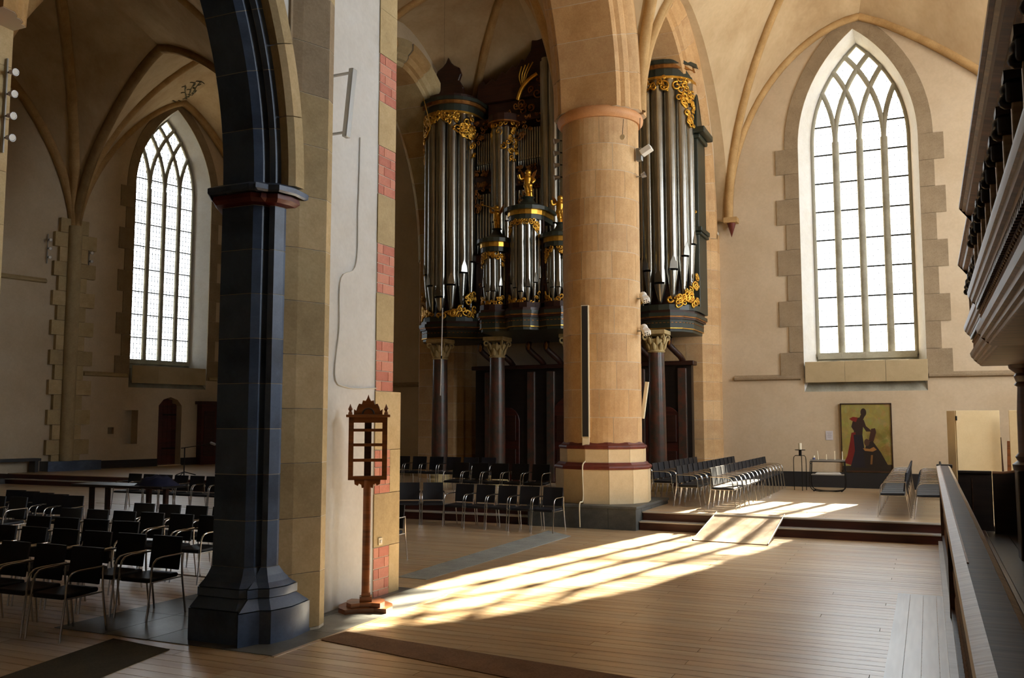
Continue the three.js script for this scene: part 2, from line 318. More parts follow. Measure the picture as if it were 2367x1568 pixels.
// ---------------- back wall with the sunlit window
const RW = { cx: -1.18, hw: 1.03, sill: 3.15, ys: 8.05, ya: 10.3, ocx: -1.22, ohw: 1.25, obottom: 2.36, oys: 7.9, oya: 10.5, rowH: .66, row0: 3.84, rows: 8, bandW: .3, tooth: 9 };
{
  const hole = pointed(RW.ocx, RW.ohw, RW.obottom, RW.oys, RW.oya);
  const w = struct('wall_back', 'cream plastered end wall with the tall window and the string course', 'wall');
  add('plaster_face', extrude([[-14, 0], [SIDE_X + .9, 0], [SIDE_X + .9, TOP], [-14, TOP]], .9, { holes: [hole] }).translate(0, 0, BACK_Z - .9), MAT.plaster, w);
  const win = struct('window_1', 'tall four-light pointed window flooded with daylight above the painting', 'window');
  win.position.set(0, 0, BACK_Z);
  gothicWindow(win, RW);
  const course = [[0, 0], [.07, .03], [.07, .07], [0, .13]];
  for (const [x0, x1] of [[-4.0, -2.55], [.06, SIDE_X], [-14, -11.1]]) add('string_course', sweep([V3(x0, 2.62, BACK_Z), V3(x1, 2.62, BACK_Z)], course, V3(0, 0, 1), V3(0, 1, 0)), MAT.greyStone, w);
  const bb = struct('baseboard_back', 'dark painted skirting along the foot of the cream wall', 'skirting', box2(-4.0, SIDE_X, PLAT, PLAT + .33, BACK_Z, BACK_Z + .05), flat(30, 28, 30, .6)); bb.userData.category = 'skirting';
}
// corbel from which the ribs rise
{
  const c = struct('trim_1', 'small pointed red corbel under the vault ribs beside the organ arch', 'corbel');
  const p = [-3.98, 6.12, BACK_Z + .12];
  add('corbel_block', box(.3, .12, .3, p[0], p[1] + .22, p[2]), MAT.rib, c);
  add('corbel_point', boxUV(new THREE.ConeGeometry(.11, .34, 6).rotateX(Math.PI).translate(p[0], p[1], p[2])), MAT.redBand, c);
}

// ---------------- far aisle: window wall on the left
const LWIN = { came: .016, cx: 1.2, hw: 1.12, sill: 3.62, ys: 9.35, ya: 11.85, ocx: 1.3, ohw: 1.42, obottom: 2.78, oys: 9.2, oya: 12.15, rowH: .752, row0: 4.42, rows: 8, bandW: .3, tooth: 9 };
const wallLeft = struct('wall_left', 'shadowed plaster wall of the far aisle with a pointed window and doors', 'wall');
wallLeft.position.set(LW.x, 0, LW.z); wallLeft.rotation.y = LW.turn;
{
  const hole = pointed(LWIN.ocx, LWIN.ohw, LWIN.obottom, LWIN.oys, LWIN.oya);
  const door = (x0, x1, y1, arch) => [[x0, PLAT], [x0, y1 - arch], [x0 + (x1 - x0) * .2, y1 - arch * .3], [(x0 + x1) / 2, y1], [x1 - (x1 - x0) * .2, y1 - arch * .3], [x1, y1 - arch], [x1, PLAT]];
  const niche = [[-.25, 1.0], [-.25, 2.06], [.25, 2.06], [.25, 1.0]];
  const box1 = [[-.75, 1.32], [-.75, 1.52], [-.55, 1.52], [-.55, 1.32]];
  add('plaster_face', extrude([[-34, 0], [9.2, 0], [9.2, TOP], [-34, TOP]], .9, { holes: [hole, door(.97, 1.82, 2.5, .28), niche, box1] }).translate(0, 0, -.9), MAT.plaster, wallLeft);
  add('niche_back', box2(-.3, .3, .9, 2.1, -.42, -.36), MAT.plaster, wallLeft);
  add('alms_box', box2(-.75, -.55, 1.32, 1.52, -.16, -.1), MAT.greyStone, wallLeft);
  const course = [[0, 0], [.08, .03], [.08, .08], [0, .15]];
  for (const [a, b, y] of [[-1.6, -.2, 3.08], [2.8, 9, 3.08], [-14, -2.85, 5.75]]) add('string_course', sweep([V3(a, y, 0), V3(b, y, 0)], course, V3(0, 0, 1), V3(0, 1, 0)), MAT.ochreB, wallLeft);
  // respond built of long and short blocks
  for (let k = 0; k < 17; k++) { const long = k % 2, y = PLAT + .02 + k * .44; add('respond_block', keyed('resp' + long, () => box(long ? 1.28 : .86, .43, .16)), [MAT.ochre, MAT.ochreB, MAT.ochreC][k % 3], wallLeft).position.set(-2.12 + (long ? .06 : 0), y + .22, .07); }
  add('respond_shaft', boxUV(new THREE.CylinderGeometry(.2, .2, 7.3, 8).translate(-2.12, 3.9, .18)), MAT.ochreB, wallLeft);
  add('respond_base', box2(-2.8, -1.2, PLAT, PLAT + .28, 0, .5), MAT.blue[1], wallLeft);
  const win = struct('window_2', 'tall four-light leaded window in the dark far aisle', 'window');
  win.position.copy(wallLeft.position); win.rotation.y = LW.turn;
  gothicWindow(win, LWIN);
  const bb = struct('baseboard_left', 'dark skirting along the far aisle wall', 'skirting'); bb.position.copy(wallLeft.position); bb.rotation.y = LW.turn;
  add('board', box2(-1.2, .96, PLAT, PLAT + .24, 0, .04), MAT.blackWood, bb); add('board', box2(1.83, 9, PLAT, PLAT + .24, 0, .04), MAT.blackWood, bb);
  // arched plank door
  const d = struct('door_1', 'narrow dark red arched plank door under the leaded window', 'door'); d.position.copy(wallLeft.position); d.rotation.y = LW.turn;
  for (let k = 0; k < 5; k++) { const x0 = .985 + k * .166, mid = x0 + .08 - 1.395, h = 2.48 - .28 * Math.pow(Math.abs(mid) / .42, 1.6); add('door_plank', box2(x0, x0 + .16, PLAT + .02, h, -.34, -.28), MAT.riser, d); }
  for (const y of [.8, 1.9]) add('strap_hinge', box2(1.3, 1.8, y, y + .05, -.28, -.265), MAT.iron, d);
  add('door_backing', box2(.9, 1.9, 0, 2.6, -.5, -.42), MAT.organBrown, d);
  add('threshold', box2(.97, 1.82, PLAT, PLAT + .03, -.3, .06), MAT.plank[0], d);
  // square portal
  const e = struct('door_2', 'dark red cupboard-like portal beside the arched plank door', 'door'); e.position.copy(wallLeft.position); e.rotation.y = LW.turn;
  add('door_leaf', box2(2.4, 3.5, PLAT, 2.28, .02, .28), MAT.riser, e);
  add('cornice', box2(2.32, 3.6, 2.28, 2.38, 0, .36), MAT.organBrown, e);
  for (const x of [2.5, 3.03]) add('door_panel', rbox(.42, 1.5, .04, .01, x + .2, 1.3, .29), MAT.organBrown, e);
}
// boards hung below the two windows
{
  const a = thing('sill_board', 'long beige panelled board hung under the sunlit window sill', 'board', [0, 0, BACK_Z]);
  for (let k = 0; k < 3; k++) add('board_panel', rbox(.825, .46, .03, .006, -2.03 + k * .83, 2.79, .06), MAT.shadedSillPanel, a);
  add('backing', box2(-2.4, 0, 2.6, 2.98, -.25, .04), MAT.mullion, a);
  const b = thing('sill_board', 'beige board under the leaded window of the dark aisle', 'board', [LW.x, 0, LW.z], LW.turn);
  for (let k = 0; k < 3; k++) add('board_panel', rbox(.9, .56, .03, .006, .4 + k * .9, 3.2, .07), MAT.shadedSillPanel, b);
  add('backing', box2(0, 2.6, 3.0, 3.4, -.25, .05), MAT.mullion, b);
}
// ---------------- walls outside the frame that close the room and carry its other windows
{
  const r = struct('wall_right', 'plastered side wall with tall windows behind the gallery', 'wall');
  const holes = SIDE_WINDOWS.map((z) => [[z - 1.1, 3.3], [z - 1.1, 9.5], [z + 1.1, 9.5], [z + 1.1, 3.3]].map(([a, b]) => [-a, b]));
  const g = extrude([[-(REAR_Z + .9), 0], [-(BACK_Z - .9), 0], [-(BACK_Z - .9), TOP], [-(REAR_Z + .9), TOP]], .9, { holes });
  add('plaster_face', g.rotateY(Math.PI / 2).translate(SIDE_X, 0, 0), MAT.plaster, r);
  SIDE_WINDOWS.forEach((z, i) => { const w = struct('window_' + (3 + i), ['side window lighting the platform chairs', 'side window above the canopied stall', 'side window beside the balustrade', 'side window nearest the rear wall'][i], 'window'); for (const dz of [-.55, 0, .55]) add('mullion', box(.1, 6.2, .1, SIDE_X + .4, 6.4, z + dz), MAT.mullion, w); for (let k = 1; k < 8; k++) add('saddle_bar', box(.03, .03, 2.2, SIDE_X + .4, 3.3 + k * .775, z), MAT.lead, w); add('glass_pane', boxUV(new THREE.PlaneGeometry(2.2, 6.2).rotateY(Math.PI / 2).translate(SIDE_X + .45, 6.4, z)), MAT.glass, w); });
  struct('wall_rear', 'blank plastered wall facing the organ', 'wall', box2(-31, SIDE_X + .9, 0, TOP, REAR_Z, REAR_Z + .9), MAT.plaster);
  struct('wall_far', 'hidden end wall of the far aisle', 'wall', [box2(-21.6, -13.1, 0, TOP, -31, -30), box2(-14, -13.1, 0, TOP, -30, BACK_Z - .9)], MAT.plaster);
  struct('ceiling', 'timber roof above the vaults', 'ceiling', prism([[-31.2, REAR_Z + .9], [SIDE_X + .9, REAR_Z + .9], [SIDE_X + .9, BACK_Z - .9], [-13.1, BACK_Z - .9], [-13.1, -31], [-22, -31]], TOP, TOP + .4), MAT.vault);
}

// ---------------- vaults: half ribs from the corners to the crowns, webs between neighbouring ribs
function halfRib(a, b, n = 1.7, m = 2.1, N = 18) {        // a = springing, b = apex
  const pts = []; for (let i = 0; i <= N; i++) { const t = Math.pow(i / N, 1.8), g = Math.pow(1 - Math.pow(1 - t, n), 1 / m); pts.push(V3(a.x + (b.x - a.x) * t, a.y + (b.y - a.y) * g, a.z + (b.z - a.z) * t)); } return pts;
}
function web(A, B) { return grid(A.length - 1, 6, (u, v) => { const i = Math.round(u * (A.length - 1)); return A[i].clone().lerp(B[i], v); }); }
function ribGeo(pts, r = .1) { return boxUV(new THREE.TubeGeometry(new THREE.CatmullRomCurve3(pts), 40, r, 6)); }
function bayVault(name, label, c, apexes, crown, opt = {}) {   // c: 4 corners in order; apexes: the 4 apexes of the sides c0c1, c1c2, c2c3, c3c0
  const g = struct(name, label, 'vault'), D = c.map((p) => halfRib(p, crown, 1.6, 1.9)), webs = [];
  for (let k = 0; k < 4; k++) {
    const l = (k + 1) % 4, e = opt.ease?.[k] ?? [[1.7, 2.1], [1.7, 2.1]], h0 = halfRib(c[k], apexes[k], ...e[0]), h1 = halfRib(c[l], apexes[k], ...e[1]);
    webs.push(web(h0, D[k]), web(h1, D[l]));
    if (!opt.skipWall?.[k]) { add('wall_rib', ribGeo(h0, opt.r ?? .1), MAT.rib, g); add('wall_rib', ribGeo(h1, opt.r ?? .1), MAT.rib, g); }
    if (opt.seat?.[k] !== undefined) for (const h of [h0, h1].map((q) => (q[0].z < -20 ? q : q.slice(5)))) add('vault_seat', loft(h, h.map((p) => V3(opt.seat[k], p.y, p.z))), opt.mat ?? MAT.vault, g);
    add('diagonal_rib', ribGeo(D[k], (opt.r ?? .1) * 1.1), MAT.rib, g);
  }
  webs.forEach((w) => add('vault_web', w, opt.mat ?? MAT.vault, g));
  return g;
}
const P = V3;
bayVault('ceiling', 'pale plaster vault with slender ribs above the sunlit window',
  [P(-4.05, 6.35, BACK_Z + .08), P(3.7, 6.0, BACK_Z + .08), P(3.7, 6.6, -15), P(-4.35, 7.05, -15)],
  [P(-1.08, 10.74, BACK_Z + .08), P(3.7, 10.2, -18.1), P(-.6, 10.9, -15), P(-4.15, 10.3, -17.9)], P(-.4, 12.6, -18.1),
  { ease: { 0: [[1.7, 2.1], [1.2, 1.3]] }, skipWall: [0, 1, 0, 1], seat: { 3: -4.7 } });
bayVault('ceiling', 'dim ribbed vault over the organ', [P(-10.95, 7.3, BACK_Z + .05), P(-5.9, 7.3, BACK_Z + .05), P(-5.8, 7.05, -15), P(-10.95, 7.05, -15)],
  [P(-8.25, 10.1, BACK_Z + .05), P(-5.9, 11.0, -17.9), P(-8.3, 10.9, -15), P(-10.95, 11.0, -17.9)], P(-8.25, 11.7, -18.1), { skipWall: [0, 1, 0, 1], seat: { 1: -5.4, 3: -11.3 } });
for (const [z0, z1, label] of [[-15, -7, 'vault bay between the round pier and the painted pier'], [-7, 1, 'vault bay above the viewer'], [1, REAR_Z, 'vault bay along the rear wall']]) {
  const zm = (z0 + z1) / 2;
  bayVault('ceiling', label + ', side aisle', [P(-4.35, 7.05, z0), P(SIDE_X, 6.6, z0), P(SIDE_X, 6.6, z1), P(-4.35, 7.05, z1)], [P(-.4, 10.9, z0), P(SIDE_X, 10.8, zm), P(-.4, 10.9, z1), P(-4.35, 10.8, zm)], P(-.4, 12.4, zm), { skipWall: [1, 1, 1, 1] });
  bayVault('ceiling', label + ', nave', [P(-10.9, 7.05, z0), P(-5.8, 7.05, z0), P(-5.8, 7.05, z1), P(-10.9, 7.05, z1)], [P(-8.3, 10.9, z0), P(-5.8, 10.8, zm), P(-8.3, 10.9, z1), P(-10.9, 10.8, zm)], P(-8.3, 12.2, zm), { skipWall: [1, 1, 1, 1] });
}
// far aisle vaults: ribs fan out from the respond between the windows
{
  const q = lwPoint, bay = (u0, um, u1, wallH, label) => bayVault('ceiling', label, [q(u0, 7.3, .1), q(u1, 7.3, .1), q(u1, 7.3, 9.6), q(u0, 7.3, 9.6)], [q(um, wallH, .1), q(u1, 12.1, 4.3), q((u0 + u1) / 2, 12, 9.6), q(u0, 12.1, 4.3)], q((u0 + u1) / 2, 13.6, 4.8), { r: .15, ease: [0, 1, 2, 3].map(() => [[1.3, 1.75], [1.3, 1.75]]) });
  bay(-2.1, 1.44, 4.8, 12.45, 'shadowed ribbed vault above the leaded far aisle window');
  bay(-9.0, -5.5, -2.1, 12.45, 'shadowed vault bay beside the far aisle respond');
  bay(-16, -12.5, -9, 12.45, 'unlit vault bay of the far aisle toward the viewer');
}

// faded tendrils painted on the vault plaster: thin strokes laid on the webs
function mural(label, px, py, w, h, strokes, m) {
  const webs = []; scene.traverse((o) => { if (o.name === 'vault_web') { o.updateWorldMatrix(true, false); webs.push(o); } });
  const rc = new THREE.Raycaster(), out = []; let owner = null;
  for (const s of strokes) {
    const pts = [];
    for (const [x, y] of s) { const d = ray(px + x * w, py + y * h).normalize(); rc.set(camera.position, d); const hit = rc.intersectObjects(webs, false)[0]; if (!hit) continue; owner ??= hit.object.parent; pts.push(hit.point.clone().addScaledVector(d, -.02)); }
    if (pts.length > 2) out.push(boxUV(tube(pts, .018, 18, 4)));
  }
  if (out.length) add('painted_tendrils', out, m, owner);
}
{
  const ink = mottled([74, 70, 46], [110, 98, 66], { size: .4, seed: 83, grain: 12, bump: 0, rough: .95, n: 128 });
  const sprig = (n, s0) => {
    let s = s0 * 7919 + 12345; const R = () => { for (let i = 0; i < 3; i++) s = (Math.imul(s, 1664525) + 1013904223) >>> 0; return s / 4294967296; };
    const list = [];
    for (let k = 0; k < n; k++) {
      const a = -Math.PI / 2 + (k / (n - 1) - .5) * 2.8 + (R() - .5) * .3, L = .45 + R() * .45, c = (R() - .5) * 1.2, at = (t) => [.5 + Math.cos(a + c * t) * L * t * .75, .98 + Math.sin(a + c * t) * L * t];
      list.push([0, .12, .25, .37, .5, .62, .75, .87, 1].map(at));
      for (let q = 0; q < 5; q++) { const t = .35 + q * .15, p = at(t), d = a + c * t + (q % 2 ? 1 : -1) * (.7 + R() * .5), l = .07 + R() * .06; list.push([0, .33, .66, 1].map((u) => [p[0] + Math.cos(d - u * .5) * l * u, p[1] + Math.sin(d - u * .5) * l * u])); }
    }
    return list;
  };
  mural('', 392, 172, 96, 72, sprig(9, 5), ink);
  mural('', 922, 25, 40, 90, sprig(5, 9), ink);
  mural('', 1610, -20, 70, 52, sprig(8, 13), ink); mural('', 2040, 5, 60, 36, sprig(6, 17), ink); mural('', 1655, 125, 40, 20, sprig(3, 21), ink);
}

// ================================================================== ARCHES AND PIERS
const ARCH_MAIN = [[-.5, 0], [.5, 0], [.54, .05], [.54, .1], [.61, .13], [.66, .2], [.66, .26], [.72, .3], [.78, .38], [.78, .55], [-.78, .55], [-.78, .38], [-.72, .3], [-.66, .26], [-.66, .2], [-.61, .13], [-.54, .1], [-.54, .05]];
function arcade(name, label, X, zA, hA, zB, hB, zP, hP, { profile = ARCH_MAIN, K = 8, mats = [MAT.rib, MAT.ochre, MAT.ochreB], ease = [1.75, 2.05], spandrel = true, half = .77, wallMat = MAT.plaster, ex = .5, blueTo = 0, matOf } = {}) {
  const g = struct(name, label, 'arch');
  const A = halfRib(V3(X, hA, zA), V3(X, hP, zP), ...ease, 48), B = halfRib(V3(X, hB, zB), V3(X, hP, zP), ...ease, 48);
  const outs = [];
  for (const [pts, z0] of [[A, zA], [B, zB]]) {
    const curve = new THREE.CatmullRomCurve3(pts), all = curve.getSpacedPoints(K * 5), s = Math.sign(zP - z0);
    const out = (k) => { const a = all[Math.max(0, k - 1)], b = all[Math.min(all.length - 1, k + 1)], t = b.clone().sub(a).normalize(); return V3(0, -t.z * -s, -t.y * s).normalize().multiply(V3(0, Math.sign(zP - z0) * s, 1)); };
    for (let k = 0; k < K; k++) {
      const seg = []; for (let q = 0; q <= 5; q++) { const i = k * 5 + q; seg.push({ p: all[i].clone(), o: out(i) }); }
      seg[0].p.lerp(seg[1].p, .035); seg[5].p.lerp(seg[4].p, .035);
      add('voussoir', sweep(seg.map((e) => e.p), profile, V3(1, 0, 0), (i) => seg[i].o), matOf ? matOf(k, K, s) : mats[(k * 2 + (s > 0 ? 1 : 0)) % mats.length], g);
    }
    const path = all.map((p, i) => p.clone().addScaledVector(out(i), .004));
    add('mortar', sweep(path, profile.map(([a, b]) => [a * .985, b * .985]), V3(1, 0, 0), (i) => out(Math.min(i, all.length - 1))), MAT.mortar, g);
    outs.push(all.map((p, i) => p.clone().addScaledVector(out(i), ex)));
  }
  if (spandrel) {
    const poly = [...outs[0].map((p) => [-p.z, p.y]), ...outs[1].slice().reverse().map((p) => [-p.z, p.y]), [-zB, 13.2], [-zA, 13.2]];
    add('spandrel', extrude(poly, half * 2).rotateY(Math.PI / 2).translate(X - half, 0, 0), wallMat, g);
  }
  return g;
}
const PIER = { x: -5.07, z: -15.0 };
arcade('trim_2', 'moulded ochre arch between the round pier and the organ-side respond', PIER.x, BACK_Z + .75, 5.9, PIER.z - .6, 7.0, -17.7, 9.95, { K: 9, mats: MAT.shaft });
arcade('trim_3', 'moulded ochre arch from the round pier toward the painted pier', PIER.x, PIER.z + .6, 7.0, -8.1, 7.0, -11.2, 10.6, { K: 9, mats: MAT.shaft });
arcade('trim_4', 'shadowed arch left of the organ', -11.4, BACK_Z + .75, 5.9, PIER.z - .6, 7.0, -17.9, 9.95, { K: 8, half: .52 });
arcade('trim_5', 'arch of the far arcade beyond the painted pier', -11.4, PIER.z + .6, 7.0, -8.2, 7.0, -11.4, 10.4, { K: 8, half: .52 });

// responds at the organ wall
function respond(label, x, side) {
  const g = struct('trim_6', label, 'respond'); g.name = numbered('wall_respond');
  const plan = [[x - .78, BACK_Z], [x - .78, BACK_Z + .28], [x - .66, BACK_Z + .4], [x - .66, BACK_Z + .5], [x - .54, BACK_Z + .62], [x - .5, BACK_Z + .75], [x + .5, BACK_Z + .75], [x + .54, BACK_Z + .62], [x + .66, BACK_Z + .5], [x + .66, BACK_Z + .4], [x + .78, BACK_Z + .28], [x + .78, BACK_Z]];
  const h = .43, core = plan.map(([a, b]) => [x + (a - x) * .99, b - .006]);
  add('mortar', prism(core, 0, 6.1), MAT.mortar, g);
  for (let k = 0; k < 14; k++) {
    const y0 = .02 + k * h, cut = k % 2 ? .12 : -.14;       // each course is two stones
    for (const s of [0, 1]) {
      const c = x + cut, part = plan.filter(([a]) => (s ? a > c : a < c)), edge = s ? [[c + .003, BACK_Z], [c + .003, BACK_Z + .75]] : [[c - .003, BACK_Z + .75], [c - .003, BACK_Z]];
      const poly = s ? [...part, edge[0], edge[1]] : [...part, ...edge];
      add('ashlar_block', keyed(`resp${x}${k % 2}${s}`, () => prism(poly, 0, h - .007)), MAT.shaft[(k * 3 + s * 2) % 4], g).position.y = y0;
    }
  }
}
respond('tall moulded ashlar respond between the organ and the sunlit wall', PIER.x, 1);
respond('ashlar respond at the shadowed side of the organ', -11.4, -1);

// ---------------- round pier
{
  const g = thing('round_pier', 'thick round sandstone pier on a panelled cream base in front of the organ', 'pier', [PIER.x, 0, PIER.z]);
  const sector = (r, ri, n, sub, h, gap) => { const a = Math.PI * 2 / n, da = gap / r, pts = []; for (let i = 0; i <= sub; i++) { const t = -a / 2 + da / 2 + (a - da) * i / sub; pts.push([r * Math.sin(t), r * Math.cos(t)]); } for (let i = sub; i >= 0; i--) { const t = -a / 2 + da / 2 + (a - da) * i / sub; pts.push([ri * Math.sin(t), ri * Math.cos(t)]); } return prism(pts, 0, h); };
  const r = .665, n = 8, ch = 5.54 / 12;
  add('mortar_core', cyl(r - .004, r - .004, 5.6, 0, 1.28, 0, 48), MAT.mortar, g);
  const blk = sector(r, r - .1, n, 6, ch - .008, .008);
  for (let c = 0; c < 12; c++) for (let k = 0; k < n; k++) { const m = add('ashlar_block', blk, MAT.shaft[(c * 5 + k * 3 + (c * k) % 3) % 4], g); m.position.y = 1.31 + c * ch; m.rotation.y = (k + (c % 2) * .5 + (c % 3) * .06) * Math.PI * 2 / n + .2; }
  add('capital_ring', lathe([[.6, 6.84], [.7, 6.84], [.745, 6.89], [.755, 6.94], [.74, 6.99], [.7, 7.03], [.6, 7.05]], 48), mottled([214, 158, 108], [192, 136, 88], { size: .8, seed: 81, grain: 8, bump: 0, rough: .6, n: 128 }), g);
  const drum = (y0, y1, rad, nn) => { const s = sector(rad, rad - .08, nn, 1, y1 - y0, .006); for (let k = 0; k < nn; k++) { const m = add('base_panel', s, MAT.cream, g); m.position.y = y0; m.rotation.y = k * Math.PI * 2 / nn + .18; } add('base_core', boxUV(new THREE.CylinderGeometry(rad * .975, rad * .975, y1 - y0, nn).translate(0, (y0 + y1) / 2, 0)), flat(52, 34, 26, .8), g).rotation.y = .18 + Math.PI / nn; };
  drum(.37, .92, .81, 12); drum(1.03, 1.25, .735, 12);
  for (const [y, ra, rb] of [[.92, .825, .755], [1.25, .745, .675]]) add('painted_band', boxUV(toCreasedNormals(new THREE.LatheGeometry([[.5, y], [ra, y], [ra + .012, y + .03], [ra, y + .055], [rb + .03, y + .075], [rb, y + .11], [.5, y + .11]].map(([a, b]) => new THREE.Vector2(a, b)), 12), .3)), MAT.redBand, g).rotation.y = .18 + Math.PI / 12;
}
// plinth
{
  const g = thing('pier_plinth', 'low square grey stone plinth under the round pier', 'plinth');
  const x0 = -6.05, x1 = -4.21, z0 = -16.0, z1 = -14.03;
  for (let k = 0; k < 4; k++) add('plinth_stone', box2(x0 + k * .46 + .002, x0 + (k + 1) * .46 - .002, 0, .33, z1 - .3, z1), MAT.darkStone, g);
  for (let k = 0; k < 3; k++) add('plinth_stone', box2(x1 - .3, x1, 0, .33, z1 - .3 - (k + 1) * .55, z1 - .304 - k * .55), MAT.darkStone, g);
  add('plinth_core', box2(x0, x1 - .02, 0, .325, z0, z1 - .02), MAT.darkStone, g);
  add('plinth_slab', rbox(x1 - x0 + .03, .045, z1 - z0 + .03, .01, (x0 + x1) / 2, .3465, (z0 + z1) / 2), MAT.darkStone, g);
}

// ---------------- painted pier
function offsetPlan(plan, d) {
  const n = plan.length, area = plan.reduce((s, [x, z], i) => { const [u, v] = plan[(i + 1) % n]; return s + x * v - u * z; }, 0), sg = Math.sign(area);
  return plan.map((p, i) => {
    const a = plan[(i + n - 1) % n], b = plan[(i + 1) % n], e1 = new THREE.Vector2(p[0] - a[0], p[1] - a[1]).normalize(), e2 = new THREE.Vector2(b[0] - p[0], b[1] - p[1]).normalize();
    const n1 = new THREE.Vector2(e1.y * sg, -e1.x * sg), n2 = new THREE.Vector2(e2.y * sg, -e2.x * sg), q = n1.add(n2).normalize(), c = Math.max(.45, q.x * (e1.y * sg) + q.y * (-e1.x * sg));
    return [p[0] + q.x * d / c, p[1] + q.y * d / c];
  });
}
const BLUE_PLAN = [[-5.5, -6.2], [-5.34, -5.94], [-5.24, -5.80], [-4.92, -5.80], [-4.868, -5.85], [-4.855, -5.93], [-4.825, -5.885], [-4.785, -5.905], [-4.765, -6.0], [-4.8, -6.2]];
const PX_BLUE = 4.0, ochrePlan = [[-5.62, -6.34], [-5.42, -6.06], [-4.775, -6.02], [-4.715, -6.13], [-4.62, -6.38], [-4.66, -6.5], [-4.97, -6.5], [-5.62, -6.5]];
{
  const g = thing('painted_pier', 'tall square pier with slate-blue respond, ochre corner, white plaster face and brick-banded edge', 'pier');
  add('plaster_face', box2(-5.68, -4.95, 0, 13.2, -7.98, -6.48), MAT.plasterWhite, g);
  // ochre corner stones
  const och = [MAT.ochre, MAT.ochreB, MAT.ochreC, MAT.greyStone], ch = .445;
  add('mortar', prism(ochrePlan.map(([x, z]) => [x - .005 * (x > -5 ? 1 : 0), z - .005]), 0, 13.2), MAT.mortar, g);
  const cg = prism(ochrePlan, 0, ch - .007);
  for (let k = 0; k < 29; k++) add('corner_stone', cg, och[k > 8 ? (k % 3 ? 3 : 1) : (k * 2) % 3], g).position.y = .03 + k * ch;
  // quoin strip at the far edge: ochre stones alternating with small bricks
  const hAt = (py) => onX(890, py, -4.94).y;
  const marks = [25, 130, 240, 342, 453, 567, 680, 790, 905, 1040, 1140, 1262, 1384].map(hAt);
  let kind = 0;
  for (let k = 0; k + 1 < marks.length; k++) {
    const y1 = marks[k], y0 = marks[k + 1], low = y0 < 1.75, z0 = low ? -8.15 : -8.0, zb = -7.68, brickPanel = k % 2 === 1;
    const ochreFace = (za, zb2) => add('quoin_stone', box2(-5.68, -4.938, y0 + .003, y1 - .003, za, zb2), och[k % 3], g);
    if (!brickPanel) { ochreFace(z0, zb); continue; }
    if (low) ochreFace(z0, -7.96);
    add('brick_bed', box2(-5.68, -4.944, y0, y1, low ? -7.96 : z0, zb), MAT.mortar, g);
    const n = 5, bh = (y1 - y0) / n, zA = low ? -7.96 : z0, len = zb - zA;
    for (let r = 0; r < n; r++) { const cut = r % 2 ? .3 : .68; for (const [a, b] of [[0, cut], [cut, 1]]) add('brick', keyed(`br${tag2(len * (b - a))}${tag2(bh)}`, () => box(.03, bh - .009, len * (b - a) - .008)), MAT.brick[(k + r * 2 + (a ? 1 : 0)) % 3], g)  .position.set(-4.953, y0 + (r + .5) * bh, zA + len * (a + b) / 2); }
  }
  add('quoin_stone', box2(-5.68, -4.938, 0, marks[marks.length - 1], -8.15, -7.68), MAT.ochre, g);
  add('quoin_stone', box2(-5.68, -4.938, marks[0], 13.2, -8.0, -7.68), MAT.ochre, g);
  // slate-blue respond
  add('pale_joints', prism(offsetPlan(BLUE_PLAN, -.004), 0, 3.55), MAT.mortar, g);
  const bh = .362, bg = prism(BLUE_PLAN, 0, bh - .006);
  for (let k = 0; k < 8; k++) add('blue_block', bg, MAT.blue[k % 3], g).position.y = .56 + k * bh;
  const ring = (list, mat, name = 'base_moulding') => { const P0 = list.map(([y, d]) => offsetPlan(BLUE_PLAN, d).map(([x, z]) => V3(x, y, z))), parts = []; for (let i = 0; i + 1 < P0.length; i++) parts.push(loft(P0[i], P0[i + 1], true)); const capA = prism(offsetPlan(BLUE_PLAN, list[list.length - 1][1]), list[list.length - 1][0] - .002, list[list.length - 1][0]); add(name, [...parts, capA], mat, g); };
  ring([[0, .16], [.25, .16]], MAT.blue[1], 'base_block');
  ring([[.256, .155], [.335, .095]], MAT.blue[0]); ring([[.341, .1], [.405, .1]], MAT.blue[2]); ring([[.411, .095], [.45, .06], [.50, .03], [.556, .004]], MAT.blue[0]);
  ring([[3.455, .0], [3.47, .05], [3.50, .075], [3.54, .07]], MAT.redBand, 'impost_moulding'); ring([[3.545, .1], [3.56, .115], [3.60, .115], [3.625, .07]], MAT.blue[1], 'impost_slab');
  add('spandrel_block', box2(-4.82, -4.76, onX(680, 138, -4.78).y, onX(680, 5, -4.78).y, -6.2, -6.02), MAT.greyStone, g);
}
